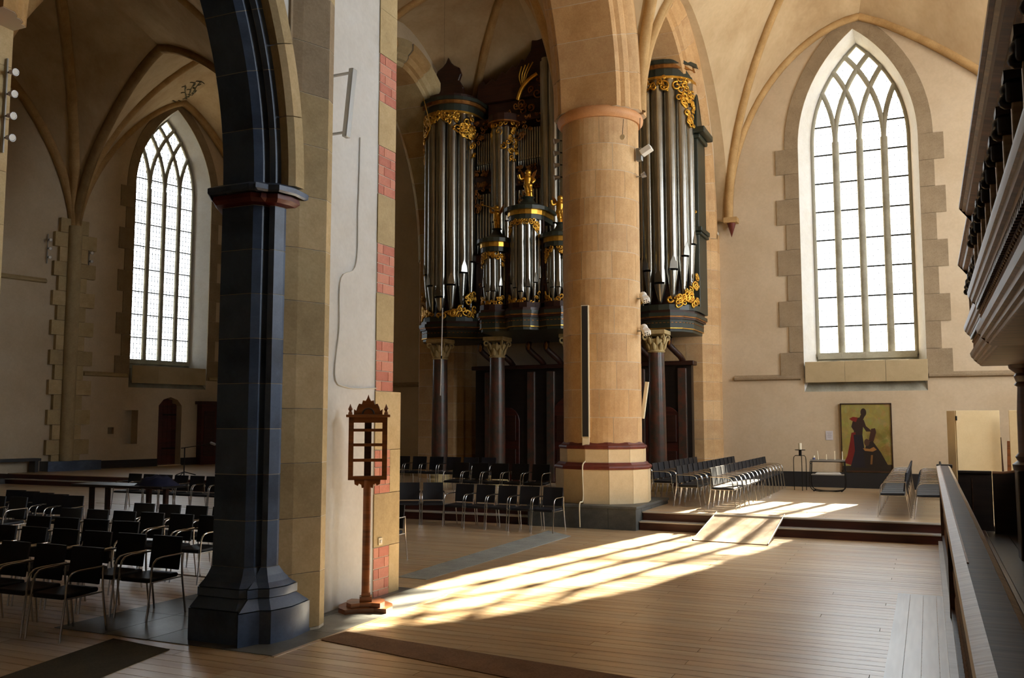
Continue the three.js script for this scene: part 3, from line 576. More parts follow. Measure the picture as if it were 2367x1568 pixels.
// arch springing from the blue respond toward the viewer, blue stones low down and ochre above
{
  const cx = -5.08, pr = [[-.16, 0], [.16, 0], [.212, .05], [.225, .13], [.255, .085], [.295, .105], [.315, .2], [.315, .42], [-.42, .42], [-.42, .4], [-.26, .14]];
  const g = arcade('trim_7', 'low arch of slate-blue and ochre stones springing from the painted pier', cx, -5.80, 3.62, 1.2, 3.62, -2.3, 7.2, { profile: pr, K: 12, spandrel: false, ease: [1.8, 2.05], matOf: (k, K, s) => (s > 0 && k < 4 ? MAT.blue[k % 3] : [MAT.ochre, MAT.ochreC][k % 2]) });
  // outer ochre order and plastered wall above it
  const A = halfRib(V3(cx, 3.62, -5.80), V3(cx, 7.2, -2.3), 1.8, 2.05, 48), B = halfRib(V3(cx, 3.62, 1.2), V3(cx, 7.2, -2.3), 1.8, 2.05, 48), lift = (pts, d, s) => pts.map((p, i) => { const a = pts[Math.max(0, i - 1)], b = pts[Math.min(pts.length - 1, i + 1)], t = b.clone().sub(a).normalize(); return V3(p.x, p.y + t.z * d * s, p.z - t.y * d * s); });
  const outA = lift(A, .16, 1), outB = lift(B, .16, -1), outA2 = lift(A, .33, 1);
  const all = new THREE.CatmullRomCurve3(outA.map((p) => V3(-4.72, p.y, p.z))).getSpacedPoints(60);
  for (let k = 0; k < 10; k++) { const seg = all.slice(k * 6, k * 6 + 7).map((p) => p.clone()); seg[0].lerp(seg[1], .04); seg[6].lerp(seg[5], .04); add('outer_order', sweep(seg, [[-.1, 0], [.02, 0], [.055, .05], [.055, .16], [-.1, .16]], V3(1, 0, 0), (i) => { const q = Math.min(k * 6 + i, 59), t = all[q + 1].clone().sub(all[q]).normalize(); return V3(0, t.z, -t.y); }), [MAT.ochre, MAT.ochreC, MAT.ochreB][k % 3], g); }
  const poly = [...outA2.map((p) => [-p.z, p.y]), ...lift(B, .33, -1).reverse().map((p) => [-p.z, p.y]), [-1.2, 13.2], [6.2, 13.2], [6.2, 3.62]];
  add('spandrel', extrude(poly, .72).rotateY(Math.PI / 2).translate(-5.5, 0, 0), MAT.plasterWhite, g);
  add('next_pier', box2(-5.6, -4.65, 0, 13.2, 1.2, 2.4), MAT.plasterWhite, g);
}
// pier at the left edge, across the nave
{
  const g = thing('brick_banded_pier', 'ochre and brick banded pier edge across the nave with spotlights on it', 'pier');
  const x1 = -11.15, z0 = -8.2, z1 = -7.0;
  add('plaster_face', box2(x1 - 1.2, x1 - .02, 0, 13.2, z0, z1), MAT.plaster, g);
  for (let k = 0; k < 18; k++) {
    const y0 = k * .72;
    add('quoin_stone', box2(x1 - .4, x1, y0, y0 + .715, z0, z0 + .22), [MAT.ochre, MAT.ochreC][k % 2], g);
    add('mortar', box2(x1 - .4, x1 - .012, y0, y0 + .715, z0 + .22, z1), MAT.mortar, g);
    if (k >= 4 && k < 13) for (let r = 0; r < 7; r++) for (let q = 0; q < 3; q++) add('brick', keyed('brl' + (r % 2), () => box(.03, .092, .27)), MAT.brick[(k + r + q) % 3], g).position.set(x1 - .014, y0 + .052 + r * .102, z0 + .37 + q * .28 + (r % 2) * .06 - .03);
  }
}
// ================================================================== OUTSIDE: the tree whose leaves dapple the sunlight
{
  struct('ground', 'paved ground outside the church', 'ground', box2(-90, 60, -.6, -.4, -110, 40), flat(150, 146, 136, .95));
  const L = 19, c = V3(-1.2 + .235 * L, 7.2 + .665 * L, BACK_Z - L);
  const t = thing('lime_tree', 'tall leafy tree outside whose crown dapples the sunlight', 'tree', [c.x + 4.5, -.4, c.z - 1]);
  const bark = flat(70, 58, 46, .9), leafM = new THREE.MeshPhysicalMaterial({ color: new THREE.Color('rgb(96,122,52)'), roughness: .9, transmission: .35, thickness: 0, side: THREE.DoubleSide });
  add('trunk', tube([V3(0, 0, 0), V3(.2, 6, 0), V3(-.3, 13, .3), V3(-1.2, 19, .5)], .38, 20, 10), bark, t);
  const leaf = new THREE.PlaneGeometry(.2, .13), leaves = [];
  for (let b = 0; b < 26; b++) {
    const end = V3(c.x - t.position.x + rr(-2.6, 3.2), c.y + rr(-3.6, 5.2), c.z - t.position.z + rr(-2.5, 2.5)), s = V3(-.3 - .04 * b, 11 + b * .3, .3), mid = s.clone().lerp(end, .5).add(V3(0, rr(-.6, .3), 0));
    add('branch', tube([s, mid, end], .045, 10, 5), bark, t);
    for (let q = 0; q < 52; q++) { const p = mid.clone().lerp(end, rr(.15, 1.05)).add(V3(rr(-.55, .55), rr(-.45, .45), rr(-.55, .55))); leaves.push(leaf.clone().rotateX(rr(0, 3)).rotateY(rr(0, 6)).rotateZ(rr(0, 3)).translate(p.x, p.y, p.z)); }
  }
  stuff(add('foliage', leaves, leafM, t));
}

// ================================================================== FLOORS, STEPS, RUNNERS
const floor = struct('floor', 'varnished pine plank floor with worn grey traffic areas', 'floor');
add('subfloor', prism([[-31.2, REAR_Z + .9], [SIDE_X + .9, REAR_Z + .9], [SIDE_X + .9, BACK_Z - .9], [-13.1, BACK_Z - .9], [-13.1, -31], [-22, -31]], -.3, -.014), MAT.plankGap, floor);
{
  const PW = .128, plankGeo = (len) => keyed('plank' + tag2(len), () => { const g = box(len - .005, .014, PW - .0065); const uv = g.attributes.uv; return g; });
  let built = 0; const far = MAT.plank.map(() => []);
  const lens = [2.3, 2.8, 3.3];
  function rows(x0, x1, z0, z1, single) {
    for (let z = z1 - PW / 2, r = 0; z > z0; z -= PW, r++) {
      let x = x0;
      while (x < x1 - .05) {
        const want = x === x0 ? [1.2, 2.0, 2.8][(r * 7 + 3) % 3] : lens[Math.floor(rnd() * 3)], len = x1 - (x + want) < .5 ? x1 - x : want, k = Math.floor(rnd() * 6), y = -.007 + rr(-.0006, .0006);
        if (single && built < 296) { add('plank', plankGeo(Math.round(len * 1000) / 1000), MAT.plank[k], floor).position.set(x + len / 2, y, z); built++; }
        else { const g = box(len - .005, .014, PW - .0065), off = rnd() * 3; const uv = g.attributes.uv; for (let i = 0; i < uv.count; i++) uv.setX(i, uv.getX(i) + off); far[k].push(g.translate(x + len / 2, y, z)); }
        x += len;
      }
    }
  }
  rows(-4.42, .3, STEP_Z, -3.2, true);
  rows(-9.4, -4.42, -8, -3.2, true);
  rows(-16, -4.42, STEP_Z, -8, false); rows(-24.5, -16, -18.2, -3.2, false); rows(-16, -11.6, -18.2, STEP_Z, false); rows(-16, -9.4, -8, -3.2, false); rows(-12, .3, -3.2, 1, false);
  far.forEach((list, k) => { if (list.length) stuff(add('far_planks', list, MAT.plank[k], floor)); });
  // boards laid the other way beside the balustrade
  for (let k = 0; k < 4; k++) add('cross_plank', box2(-.33 + k * .115, -.33 + k * .115 + .111, 0, .012, -10.0, -4.6, true), MAT.plankGrey, floor);
}
{
  const p = struct('floor', 'raised plank platform with dark red risers in front of the organ', 'platform');
  const xs = [-11.9, SIDE_X];
  add('platform_body', [box2(xs[0], xs[1], 0, PLAT - .016, BACK_Z, STEP_Z - .2), box2(-23.4, xs[0], 0, PLAT - .016, -30, -17.7)], MAT.plankGap, p);
  const boards = MAT.plank.map(() => []); let r = 0;
  for (let z = STEP_Z - .2 - .064; z > BACK_Z; z -= .128, r++) { let x = xs[0]; while (x < 3) { const len = Math.min(rr(2.4, 3.8), 3.05 - x), k = Math.floor(rnd() * 6), g = box(len - .004, .016, .124), uv = g.attributes.uv, off = rnd() * 3; for (let i = 0; i < uv.count; i++) uv.setX(i, uv.getX(i) + off); boards[k].push(g.translate(x + len / 2, PLAT - .008, z)); x += len; } }
  for (let z = -17.7 - .064; z > -30; z -= .128) { let x = -23.4; while (x < xs[0]) { const len = Math.min(rr(2.4, 3.8), xs[0] - x + .01), k = Math.floor(rnd() * 6); boards[k].push(box(len - .004, .016, .124, x + len / 2, PLAT - .008, z)); x += len; } }
  boards.forEach((b, k) => stuff(add('platform_boards', b, MAT.plank[k], p)));
  const riser = (x0, x1, y0, y1, z) => add('riser', box2(x0, x1, y0, y1, z - .03, z), MAT.riser, p);
  riser(xs[0], -6.05, .135, PLAT - .02, STEP_Z - .2 + .03); riser(-4.2, .3, .135, PLAT - .02, STEP_Z - .2 + .03);
  for (const [a, b] of [[xs[0], -6.05], [-4.2, .3]]) {
    riser(a, b, 0, .12, STEP_Z + .02);
    add('tread', rbox(b - a, .022, .25, .006, (a + b) / 2, .127, STEP_Z - .085), MAT.plankGrey, p);
    add('nosing', rbox(b - a, .024, .1, .006, (a + b) / 2, PLAT - .006, STEP_Z - .19), MAT.plankGrey, p);
  }
  riser(-23.8, xs[0], .0, .12, -17.45); riser(-23.8, xs[0], .135, PLAT - .016, -17.66); add('tread', box2(-23.8, xs[0], .12, .14, -17.7, -17.43), MAT.plankGrey, p);
}
// ramp over the steps
{
  const g = thing('ramp', 'sloping board ramp laid over the platform steps', 'ramp');
  const b0 = V3(-3.13, .012, -13.22), b1 = V3(-2.07, .012, -13.14), t0 = V3(-3.05, PLAT + .02, -14.5), t1 = V3(-2.03, PLAT + .02, -14.5);
  const dn = (v) => v.clone().add(V3(0, -.03, 0));
  const quad = (a, b, c, d) => loft([a, b], [d, c]);
  add('ramp_board', [quad(b0, b1, t1, t0), quad(dn(b0), dn(b1), dn(t1), dn(t0)), quad(b0, b1, dn(b1), dn(b0)), quad(t0, t1, dn(t1), dn(t0)), quad(b0, t0, dn(t0), dn(b0)), quad(b1, t1, dn(t1), dn(b1))], MAT.rampBoard, g);
  for (const [a, b] of [[b0, t0], [b1, t1]]) add('edge_strip', tube([a.clone().add(V3(0, .004, 0)), b.clone().add(V3(0, .004, 0))], .012, 1, 6), MAT.bracket, g);
}
function mat(name, label, px, m, t = .006, lift = 0) { const pts = px.map(([x, y]) => onY(x, y, 0)).map((v) => [v.x, v.z]); const o = add(name, prism(pts, lift, lift + t), m); return tag(o, label, name.includes('runner') ? 'carpet' : 'mat'); }
mat('floor_runner', 'brown runner crossing the plank floor near the painted pier', [[736, 1480], [800, 1462], [1600, 1590], [1230, 1580]], MAT.runner);
mat('floor_runner', 'grey runner between the painted pier and the round pier', [[918, 1335], [985, 1341], [1320, 1240], [1268, 1228]], MAT.greyRunner);
mat('door_mat', 'dark mat on the planks in front of the foremost dark chairs', [[0, 1568], [262, 1478], [392, 1503], [215, 1575], [120, 1600]], MAT.doormat);
// stone slabs round the painted pier
{
  const g = struct('floor', 'grey flagstones let into the planks round the painted pier', 'flagstones');
  const xs = [-6.65, -6.1, -5.62, -5.1, -4.86, -4.40], zs = [-8.3, -7.6, -6.9, -6.3, -5.52];
  for (let i = 0; i + 1 < xs.length; i++) for (let j = 0; j + 1 < zs.length; j++) { if (xs[i] < -6.6 && j === 0) continue; add('flagstone', box2(xs[i] + .003, xs[i + 1] - .003, -.02, .005, zs[j] + .003, zs[j + 1] - .003), MAT.slab[(i * 2 + j * 3) % 3], g); }
  add('slab_border', box2(-4.4, -4.37, -.02, .006, -8.12, -5.5), MAT.plank[3], g);
}

// ================================================================== ORGAN
// gilded carving: scrolls and leaves that fill an outline; map turns outline coordinates into a point of the case
function carving(poly, count, size, map, thick = .016) {
  const xs = poly.map((p) => p[0]), ys = poly.map((p) => p[1]), x0 = Math.min(...xs), x1 = Math.max(...xs), y0 = Math.min(...ys), y1 = Math.max(...ys), out = [];
  let made = 0, tries = 0;
  while (made < count && tries++ < count * 30) {
    const cx = rr(x0, x1), cy = rr(y0, y1); if (!insidePoly(cx, cy, poly)) continue;
    const R = size * rr(.55, 1.1), turn = rr(0, 6.3), dir = rnd() < .5 ? -1 : 1, pts = [];
    for (let i = 0; i <= 9; i++) { const a = turn + dir * i * .85, r = R * (1 - i / 10.5), x = cx + r * Math.cos(a), y = cy + r * Math.sin(a); if (insidePoly(x, y, poly) || i > 3) pts.push(map(x, y, .012 + .02 * (i / 9))); }
    if (pts.length < 4) continue;
    out.push(tube(pts, thick * rr(.8, 1.3), 14, 5)); made++;
    if (made % 2) { const g = new THREE.SphereGeometry(size * .32, 6, 5); g.scale(1, .55, .35).rotateZ(turn); const p = map(cx + R * Math.cos(turn) * .4, cy + R * Math.sin(turn) * .4, .02); out.push(g.translate(p.x, p.y, p.z).toNonIndexed()); }
  }
  return merge(out.map((g) => boxUV(g)));
}
// one display pipe standing on y = 0: foot, mouth, body
function organPipe(parent, x, y0, z, r, foot, top, turn = 0, mat = MAT.tin) {
  const slot = .34 * r;                                   // the mouth is an open slot at the front; the wall of the pipe goes on round the back of it
  const g = add('pipe', keyed(`pipe${tag2(r)}${tag2(foot)}${tag2(top)}`, () => merge([lathe([[.2 * r, 0], [.34 * r, foot * .1], [r, foot]], 18), lathe([[r, foot + slot], [r, top], [r * .97, top]], 18), boxUV(new THREE.CylinderGeometry(r, r, slot, 12, 1, true, deg(55), deg(250)).translate(0, foot + slot / 2, 0))])), mat, parent);
  g.position.set(x, y0, z); g.rotation.y = turn;
  const mh = Math.min(.3, 3.2 * r);
  add('upper_lip', keyed(`lip${tag2(r)}`, () => extrude([[-.62 * r, 0], [.62 * r, 0], [.5 * r, mh * .45], [0, mh], [-.5 * r, mh * .45]], .012)), MAT.tin, g).position.set(0, foot + slot, r * .93);
  return g;
}
function pipeTower(parent, cx, cz, R, y0, y1, n, mouthMin, mouthMax, { arc = 150, rMid = null, jitter = 0 } = {}) {
  const step = deg(arc) / (n - 1), r = R * Math.sin(step / 2) * .96;
  for (let k = 0; k < n; k++) { const a = -deg(arc) / 2 + k * step, t = Math.abs(k - (n - 1) / 2) / ((n - 1) / 2), f = mouthMin + (mouthMax - mouthMin) * t - y0; organPipe(parent, cx + R * Math.sin(a), y0, cz + R * Math.cos(a), r * (1 + .12 * (1 - t)), Math.round(f * 100) / 100, Math.round((y1 - y0) * 100) / 100, a); }
}
function pipeFlat(parent, x0, x1, z, y0, y1, n, slope = 0, mouth = .16) {
  const r = (x1 - x0) / n / 2 * .92; for (let k = 0; k < n; k++) { const f = Math.round((mouth + slope * k / n) * 100) / 100; organPipe(parent, x0 + (k + .5) * (x1 - x0) / n, y0, z, r, f, Math.round((y1 - y0) * 100) / 100); }
}
const onTower = (cx, cz, R) => (x, y, d) => { const a = x / R; return V3(cx + (R + d) * Math.sin(a), y, cz + (R + d) * Math.cos(a)); };
const onFlat = (z) => (x, y, d) => V3(x, y, z + d);
const arcPlan = (cx, cz, R, a0, a1, n, back) => { const p = []; for (let i = 0; i <= n; i++) { const a = deg(a0 + (a1 - a0) * i / n); p.push([cx + R * Math.sin(a), cz + R * Math.cos(a)]); } return [...p, [cx + R * .98, back], [cx - R * .98, back]]; };
// a gilded putto in one continuous body with wings or a trumpet
function putto(parent, at, h, turn = 0, trumpet = 0) {
  const g = new THREE.Group(); g.name = 'putto'; g.position.set(...at); g.rotation.y = turn; g.scale.setScalar(h); parent.add(g);
  const J = [[[0, .0, .05], .05], [[-.02, .22, .02], .075], [[-.04, .42, 0], .1], [[.1, .02, -.04], .05], [[.08, .24, .0], .08], [[.05, .42, 0], .1], [[0, .52, 0], .14], [[0, .66, .0], .14], [[0, .76, 0], .07], [[.01, .87, .02], .105]];
  const seg = (a, b) => { const A = V3(...J[a][0]), B = V3(...J[b][0]); return boxUV(new THREE.CapsuleGeometry((J[a][1] + J[b][1]) / 2, A.distanceTo(B), 4, 8).applyQuaternion(new THREE.Quaternion().setFromUnitVectors(V3(0, 1, 0), B.clone().sub(A).normalize())).translate(...A.clone().add(B).multiplyScalar(.5).toArray())); };
  const limb = (pts, r) => tube(pts.map((p) => V3(...p)), r, 8, 7);
  const body = [seg(0, 1), seg(1, 2), seg(3, 4), seg(4, 5), seg(2, 6), seg(5, 6), seg(6, 7), seg(7, 8), boxUV(new THREE.SphereGeometry(.11, 10, 8).translate(.01, .88, .02)),
    limb(trumpet ? [[-.12, .7, 0], [-.24, .74, .1], [-.2, .86, .16]] : [[-.12, .7, 0], [-.26, .66, .06], [-.3, .8, .12]], .05), limb(trumpet ? [[.12, .7, 0], [.16, .74, .16], [-.04, .86, .2]] : [[.12, .7, 0], [.24, .6, .04], [.16, .48, .12]], .05)];
  add('body', body.map((b) => boxUV(b)), MAT.gold, g);
  for (const s of [-1, 1]) add('wing', boxUV(extrude([[0, 0], [s * .2, .22], [s * .3, .5], [s * .16, .4], [s * .04, .16]], .03).translate(0, .5, -.12)), MAT.goldDull, g);
  if (trumpet) add('trumpet', boxUV(lathe([[.012, 0], [.015, .5], [.05, .6], [.045, .6]], 10).rotateZ(deg(70)).translate(-.04, .86, .2)), MAT.gold, g);
  return g;
}
// ---------------- gallery that carries the organ
{
  const g = thing('organ_gallery', 'dark green and gilded organ gallery on marble columns', 'gallery');
  const plan = [[-11.28, -20.5], [-11.28, -19.5], [-11.05, -19.05], [-10.78, -18.85], [-10.2, -18.85], [-9.92, -19.02], [-9.6, -19.25], [-9.0, -19.2], [-8.84, -18.2], [-8.76, -17.55], [-8.6, -17.32], [-8.22, -17.32], [-8.06, -17.42], [-7.96, -17.28], [-7.8, -17.18], [-7.52, -17.18], [-7.36, -17.28], [-7.26, -17.42], [-7.1, -17.32], [-6.72, -17.32], [-6.56, -17.55], [-6.48, -18.2], [-6.32, -19.2], [-5.75, -19.25], [-5.56, -19.02], [-5.32, -18.85], [-4.86, -18.85], [-4.6, -19.0], [-4.42, -19.4], [-4.42, -20.45], [-5.9, -20.5]];
  const band = (name, y0, y1, off, m) => add(name, prism(offsetPlan(plan, off), y0, y1), m, g);
  band('soffit_moulding', 3.6, 3.66, -.1, MAT.organGreen); band('gilded_line', 3.66, 3.675, -.06, MAT.gold); band('frieze', 3.675, 3.86, -.07, MAT.organGreen); band('cornice', 3.86, 3.9, -.03, MAT.organBrown); band('gilded_line', 3.9, 3.925, -.012, MAT.goldDull); band('cornice_top', 3.925, 4.0, 0, MAT.organGreen); band('upper_step', 4.0, 4.06, -.05, MAT.organBrown);
  const dashes = []; const fr = offsetPlan(plan, -.064); for (let i = 0; i + 2 < fr.length; i++) { const a = V3(fr[i][0], 3.79, fr[i][1]), b = V3(fr[i + 1][0], 3.79, fr[i + 1][1]), n = Math.max(1, Math.round(a.distanceTo(b) / .09)); for (let k = 0; k < n; k++) { const p = a.clone().lerp(b, (k + .5) / n); dashes.push(box(.045, .014, .014).rotateY(Math.atan2(-(b.z - a.z), b.x - a.x)).translate(p.x, p.y, p.z)); } }
  add('gilded_dashes', dashes, MAT.goldDull, g);
  // columns
  for (const [x, z] of [[-10.3, -18.75], [-8.83, -18.75], [-7.0, -18.75], [-5.14, -18.75]]) {
    const col = new THREE.Group(); col.name = 'column'; col.position.set(x, PLAT, z); g.add(col);
    add('column_base', lathe([[.0, 0], [.27, 0], [.27, .1], [.24, .14], [.25, .2], [.2, .26]], 20), MAT.capital, col);
    add('column_shaft', lathe([[.19, .26], [.185, 1.2], [.165, 2.88]], 24), MAT.marble, col);
    const leaves = [lathe([[.16, 2.86], [.19, 2.89], [.165, 2.92], [.17, 3.05], [.2, 3.15]], 20)];
    for (let r = 0; r < 2; r++) for (let k = 0; k < 8; k++) { const a = (k + r * .5) * Math.PI / 4; leaves.push(boxUV(new THREE.SphereGeometry(.055, 6, 6).scale(.8, 1.7, .5).rotateX(.35).translate(0, 2.99 + r * .12, .185 + r * .03).rotateY(a))); }
    for (let k = 0; k < 4; k++) { const a = (k + .5) * Math.PI / 2; leaves.push(boxUV(new THREE.TorusGeometry(.05, .022, 6, 10).rotateY(Math.PI / 2).translate(0, 3.19, .27).rotateY(a))); }
    add('capital', leaves, MAT.capital, col);
    add('abacus', rbox(.5, .09, .5, .015, 0, 3.29, 0), MAT.capital, col);
  }
  // woodwork and doors under the gallery
  const b = new THREE.Group(); b.name = 'screen'; g.add(b);
  add('screen_wall', box2(-10.1, -4.75, PLAT, 2.95, -20.4, -20.2), MAT.blackWood, b); add('screen_cornice', rbox(5.5, .1, .34, .02, -7.42, 3.0, -20.26), MAT.organBrown, b);
  for (const [x, w] of [[-7.35, 1.5], [-9.3, .8], [-5.4, .8]]) { add('arched_door', extrude(pointed(x, w / 2, PLAT, 1.7, 1.7 + w * .42), .06, { bevel: .01 }).translate(0, 0, -20.2), MAT.riser, b); for (const s of [-1, 1]) for (const y of [.55, 1.35]) add('door_panel', rbox(w * .34, .6, .04, .01, x + s * w * .22, y + .2, -20.13), MAT.organBrown, b); }
  for (const x of [-9.72, -8.6, -8.1, -6.5, -5.9, -4.95]) add('screen_pilaster', rbox(.2, 2.6, .1, .02, x, PLAT + 1.32, -20.17), MAT.marble, b);
  for (const x of [-9.6, -9.15, -8.35, -7.9, -7.1, -6.6, -5.7, -5.0]) {
    const pts = [V3(x - .1, 3.55, -19.7), V3(x - .14, 3.42, -19.75), V3(x - .04, 3.26, -19.9), V3(x + .05, 3.14, -20.05), V3(x + .06, 3.06, -20.2)];
    add('scroll_bracket', tube(pts, .07, 16, 7), MAT.organBrown, b); add('gilded_leaf', [boxUV(new THREE.SphereGeometry(.06, 8, 6).scale(.7, 1.6, .5).translate(x - .11, 3.46, -19.66)), boxUV(new THREE.SphereGeometry(.05, 8, 6).scale(1, .8, .6).translate(x + .05, 3.1, -20.06))], MAT.goldDull, b);
  }
}
// ---------------- main organ case
{
  const g = thing('pipe_organ', 'baroque pipe organ with tall tin pipes and gilded carving in a dark case', 'organ');
  const cz = -19.62, base = 4.06;
  add('case_body', [box2(-11.0, -4.45, base, 8.6, -20.5, -19.75), box2(-9.6, -5.7, 8.6, 9.6, -20.5, -19.85)], MAT.organBrown, g);
  add('case_side', rbox(.34, 4.9, .75, .02, -4.58, base + 2.45, -20.1), MAT.organGreen, g);
  add('side_cornice', [rbox(.46, .1, .85, .02, -4.56, 5.9, -20.05), rbox(.42, .06, .8, .02, -4.56, 5.81, -20.07)], MAT.organGreen, g);
  add('side_cornice', [rbox(.56, .14, .9, .03, -4.5, 8.1, -20.02), rbox(.44, .1, .82, .03, -4.56, 7.98, -20.05)], MAT.organGreen, g);
  add('side_carving', carving([[-4.72, 6.05], [-4.45, 6.05], [-4.45, 6.42], [-4.72, 6.42]], 8, .05, onFlat(-19.72), .012), MAT.gold, g);
  const bigTower = (cx, s) => {
    const R = .56;
    pipeTower(g, cx, cz, R, base + .16, 9.15, 7, 4.62, 5.5, { arc: 160 });
    const t = new THREE.Group(); t.name = 'tower_case'; g.add(t);
    add('tower_foot', prism(arcPlan(cx, cz, .72, -90, 90, 10, -20.4), base, base + .12), MAT.organGreen, t);
    add('tower_back', cyl(.42, .42, 5.0, cx, base + .1, cz, 12), MAT.organBrown, t);
    for (const [y0, y1, r, m] of [[9.12, 9.17, .72, MAT.gold], [9.17, 9.34, .7, MAT.organGreen], [9.34, 9.42, .76, MAT.goldDull], [9.42, 9.5, .82, MAT.organGreen], [9.5, 9.62, .66, MAT.organBrown]]) add('entablature', prism(arcPlan(cx, cz, r, -90, 90, 12, -20.5), y0, y1), m, t);
    const f = carving([[-.98, 9.14], [.98, 9.14], [.98, 8.15], [.8, 8.0], [.66, 8.5], [.3, 8.74], [.1, 8.95], [-.1, 8.95], [-.3, 8.74], [-.66, 8.5], [-.8, 8.0], [-.98, 8.15]], 74, .12, onTower(cx, cz, .68), .02);
    add('gilded_shade', f, MAT.gold, t);
    add('gilded_foot_carving', carving([[-1.0, base + .1], [1.0, base + .1], [1.0, base + .9], [.75, base + .62], [.45, base + .3], [0, base + .16], [-.45, base + .3], [-.75, base + .62], [-1.0, base + .9]], 50, .11, onTower(cx, cz, .7), .022), MAT.gold, t);
    const onion = [[-.36, 9.62], [-.42, 9.8], [-.3, 10.0], [-.36, 10.15], [-.3, 10.32], [-.16, 10.4], [-.06, 10.5], [0, 10.62], [.06, 10.5], [.16, 10.4], [.3, 10.32], [.36, 10.15], [.3, 10.0], [.42, 9.8], [.36, 9.62]];
    add('crown_ornament', extrude(onion, .1, { bevel: .02 }).translate(cx + s * .05, 0, -19.35), MAT.organBrown, t);
    for (const q of [-1, 1]) add('crown_wing', extrude([[0, 9.6], [q * .5, 9.6], [q * .46, 9.78], [q * .3, 9.86], [q * .1, 9.8]], .08).translate(cx, 0, -19.32), MAT.organBrown, t);
    add('spear', tube([V3(cx - .2, 8.8, cz + .74), V3(cx - .36, 9.5, cz + .84)], .012, 1, 5), MAT.gold, t);
  };
  bigTower(-10.47, 1); bigTower(-5.12, -1);
  // narrow towers and flats
  for (const [cx] of [[-9.05], [-6.35]]) {
    pipeTower(g, cx, -19.62, .26, 5.7, 8.7, 5, 6.2, 6.6, { arc: 150 });
    const t = new THREE.Group(); t.name = 'tower_case'; g.add(t);
    add('tower_foot', prism(arcPlan(cx, -19.62, .34, -90, 90, 8, -20), 5.56, 5.7), MAT.organBrown, t);
    add('tower_back', cyl(.2, .2, 3.2, cx, 5.6, -19.62, 10), MAT.organBrown, t);
    add('entablature', prism(arcPlan(cx, -19.62, .4, -90, 90, 8, -20.2), 8.85, 9.02), MAT.organBrown, t); add('gilded_line', prism(arcPlan(cx, -19.62, .42, -90, 90, 8, -20.2), 8.82, 8.85), MAT.goldDull, t);
    add('gilded_shade', carving([[-.44, 8.84], [.5, 8.84], [.5, 7.95], [.3, 7.8], [.1, 8.2], [-.3, 8.45]], 26, .09, onTower(cx, -19.62, .32), .018), MAT.gold, t);
  }
  for (const [x0, x1, n] of [[-9.84, -9.36, 8], [-8.74, -8.0, 12], [-7.3, -6.66, 11], [-6.05, -5.72, 6]]) {
    pipeFlat(g, x0, x1, -19.68, 7.75, 8.7, n, .04, .16); pipeFlat(g, x0, x1, -19.68, 5.75, 7.2, Math.round(n * .7), .06, .2);
    add('case_rail', [box2(x0 - .06, x1 + .06, 7.3, 7.62, -19.75, -19.58), box2(x0 - .06, x1 + .06, 5.5, 5.68, -19.75, -19.56), box2(x0 - .06, x1 + .06, 8.85, 9.0, -19.75, -19.5)], MAT.organBrown, g);
    const w = x1 - x0;
    for (const [y0, y1, n2] of [[8.35, 8.85, 12], [6.6, 7.3, 16]]) add('gilded_shade', carving([[x0, y1], [x1, y1], [x1, y1 - .12], [x0 + w * .6, y1 - .18], [x0 + w * .2, y0], [x0, y0]], n2, .07, onFlat(-19.58), .015), MAT.goldDull, g);
    add('gilded_rail_carving', carving([[x0, 7.36], [x1, 7.36], [x1, 7.5], [x0, 7.5]], 14, .045, onFlat(-19.57), .01), MAT.goldDull, g); add('gilded_rail_carving', carving([[x0, 8.88], [x1, 8.88], [x1, 8.98], [x0, 8.98]], 12, .04, onFlat(-19.49), .01), MAT.goldDull, g); add('gilded_rail_carving', carving([[x0, 7.62], [x1, 7.62], [x1, 7.78], [x0, 7.78]], 12, .05, onFlat(-19.57), .012), MAT.goldDull, g);
  }
  pipeTower(g, -7.65, -19.62, .34, 5.7, 10.2, 5, 6.2, 6.6, { arc: 150 }); add('tower_back', cyl(.26, .26, 4.8, -7.65, 5.6, -19.62, 10), MAT.organBrown, g);
  add('lower_panels', [box2(-9.8, -5.75, base, 5.5, -19.78, -19.62)], MAT.organBrown, g);
  for (const x of [-9.6, -8.95, -6.4, -5.9]) add('panel_carving', carving([[x - .12, 4.5], [x + .12, 4.5], [x + .12, 5.0], [x - .12, 5.0]], 8, .06, onFlat(-19.61), .012), MAT.goldDull, g);
  // crest rising to the middle
  const crest = [[1103, 245], [1108, 196], [1118, 190], [1124, 198], [1140, 184], [1147, 190], [1162, 166], [1170, 172], [1186, 152], [1194, 158], [1208, 138], [1214, 142], [1228, 118], [1232, 84], [1242, 62], [1252, 52], [1262, 62], [1270, 40], [1290, 0], [1330, -60]].map(([x, y]) => { const p = onZ(x, y, -19.8); return [p.x, p.y]; });
  const cxm = -7.6; add('crest', extrude([...crest, ...crest.slice(0, -1).reverse().map(([x, y]) => [2 * cxm - x, y])], .12, { bevel: .02 }).translate(0, 0, -19.86), MAT.organBrown, g);
  add('crest_carving', carving([[-9.3, 9.2], [-8.9, 9.2], [-8.3, 9.9], [-8.0, 10.4], [-7.9, 10.9], [-7.6, 10.9], [-7.6, 9.1], [-8.4, 9.05]], 50, .11, onFlat(-19.74), .016), MAT.goldDull, g);
  const wingPts = (k) => [V3(-8.62 + k * .02, 9.75, -19.66), V3(-8.66 + k * .07, 9.95 + k * .03, -19.6), V3(-8.6 + k * .1, 10.22 + k * .02, -19.6)];
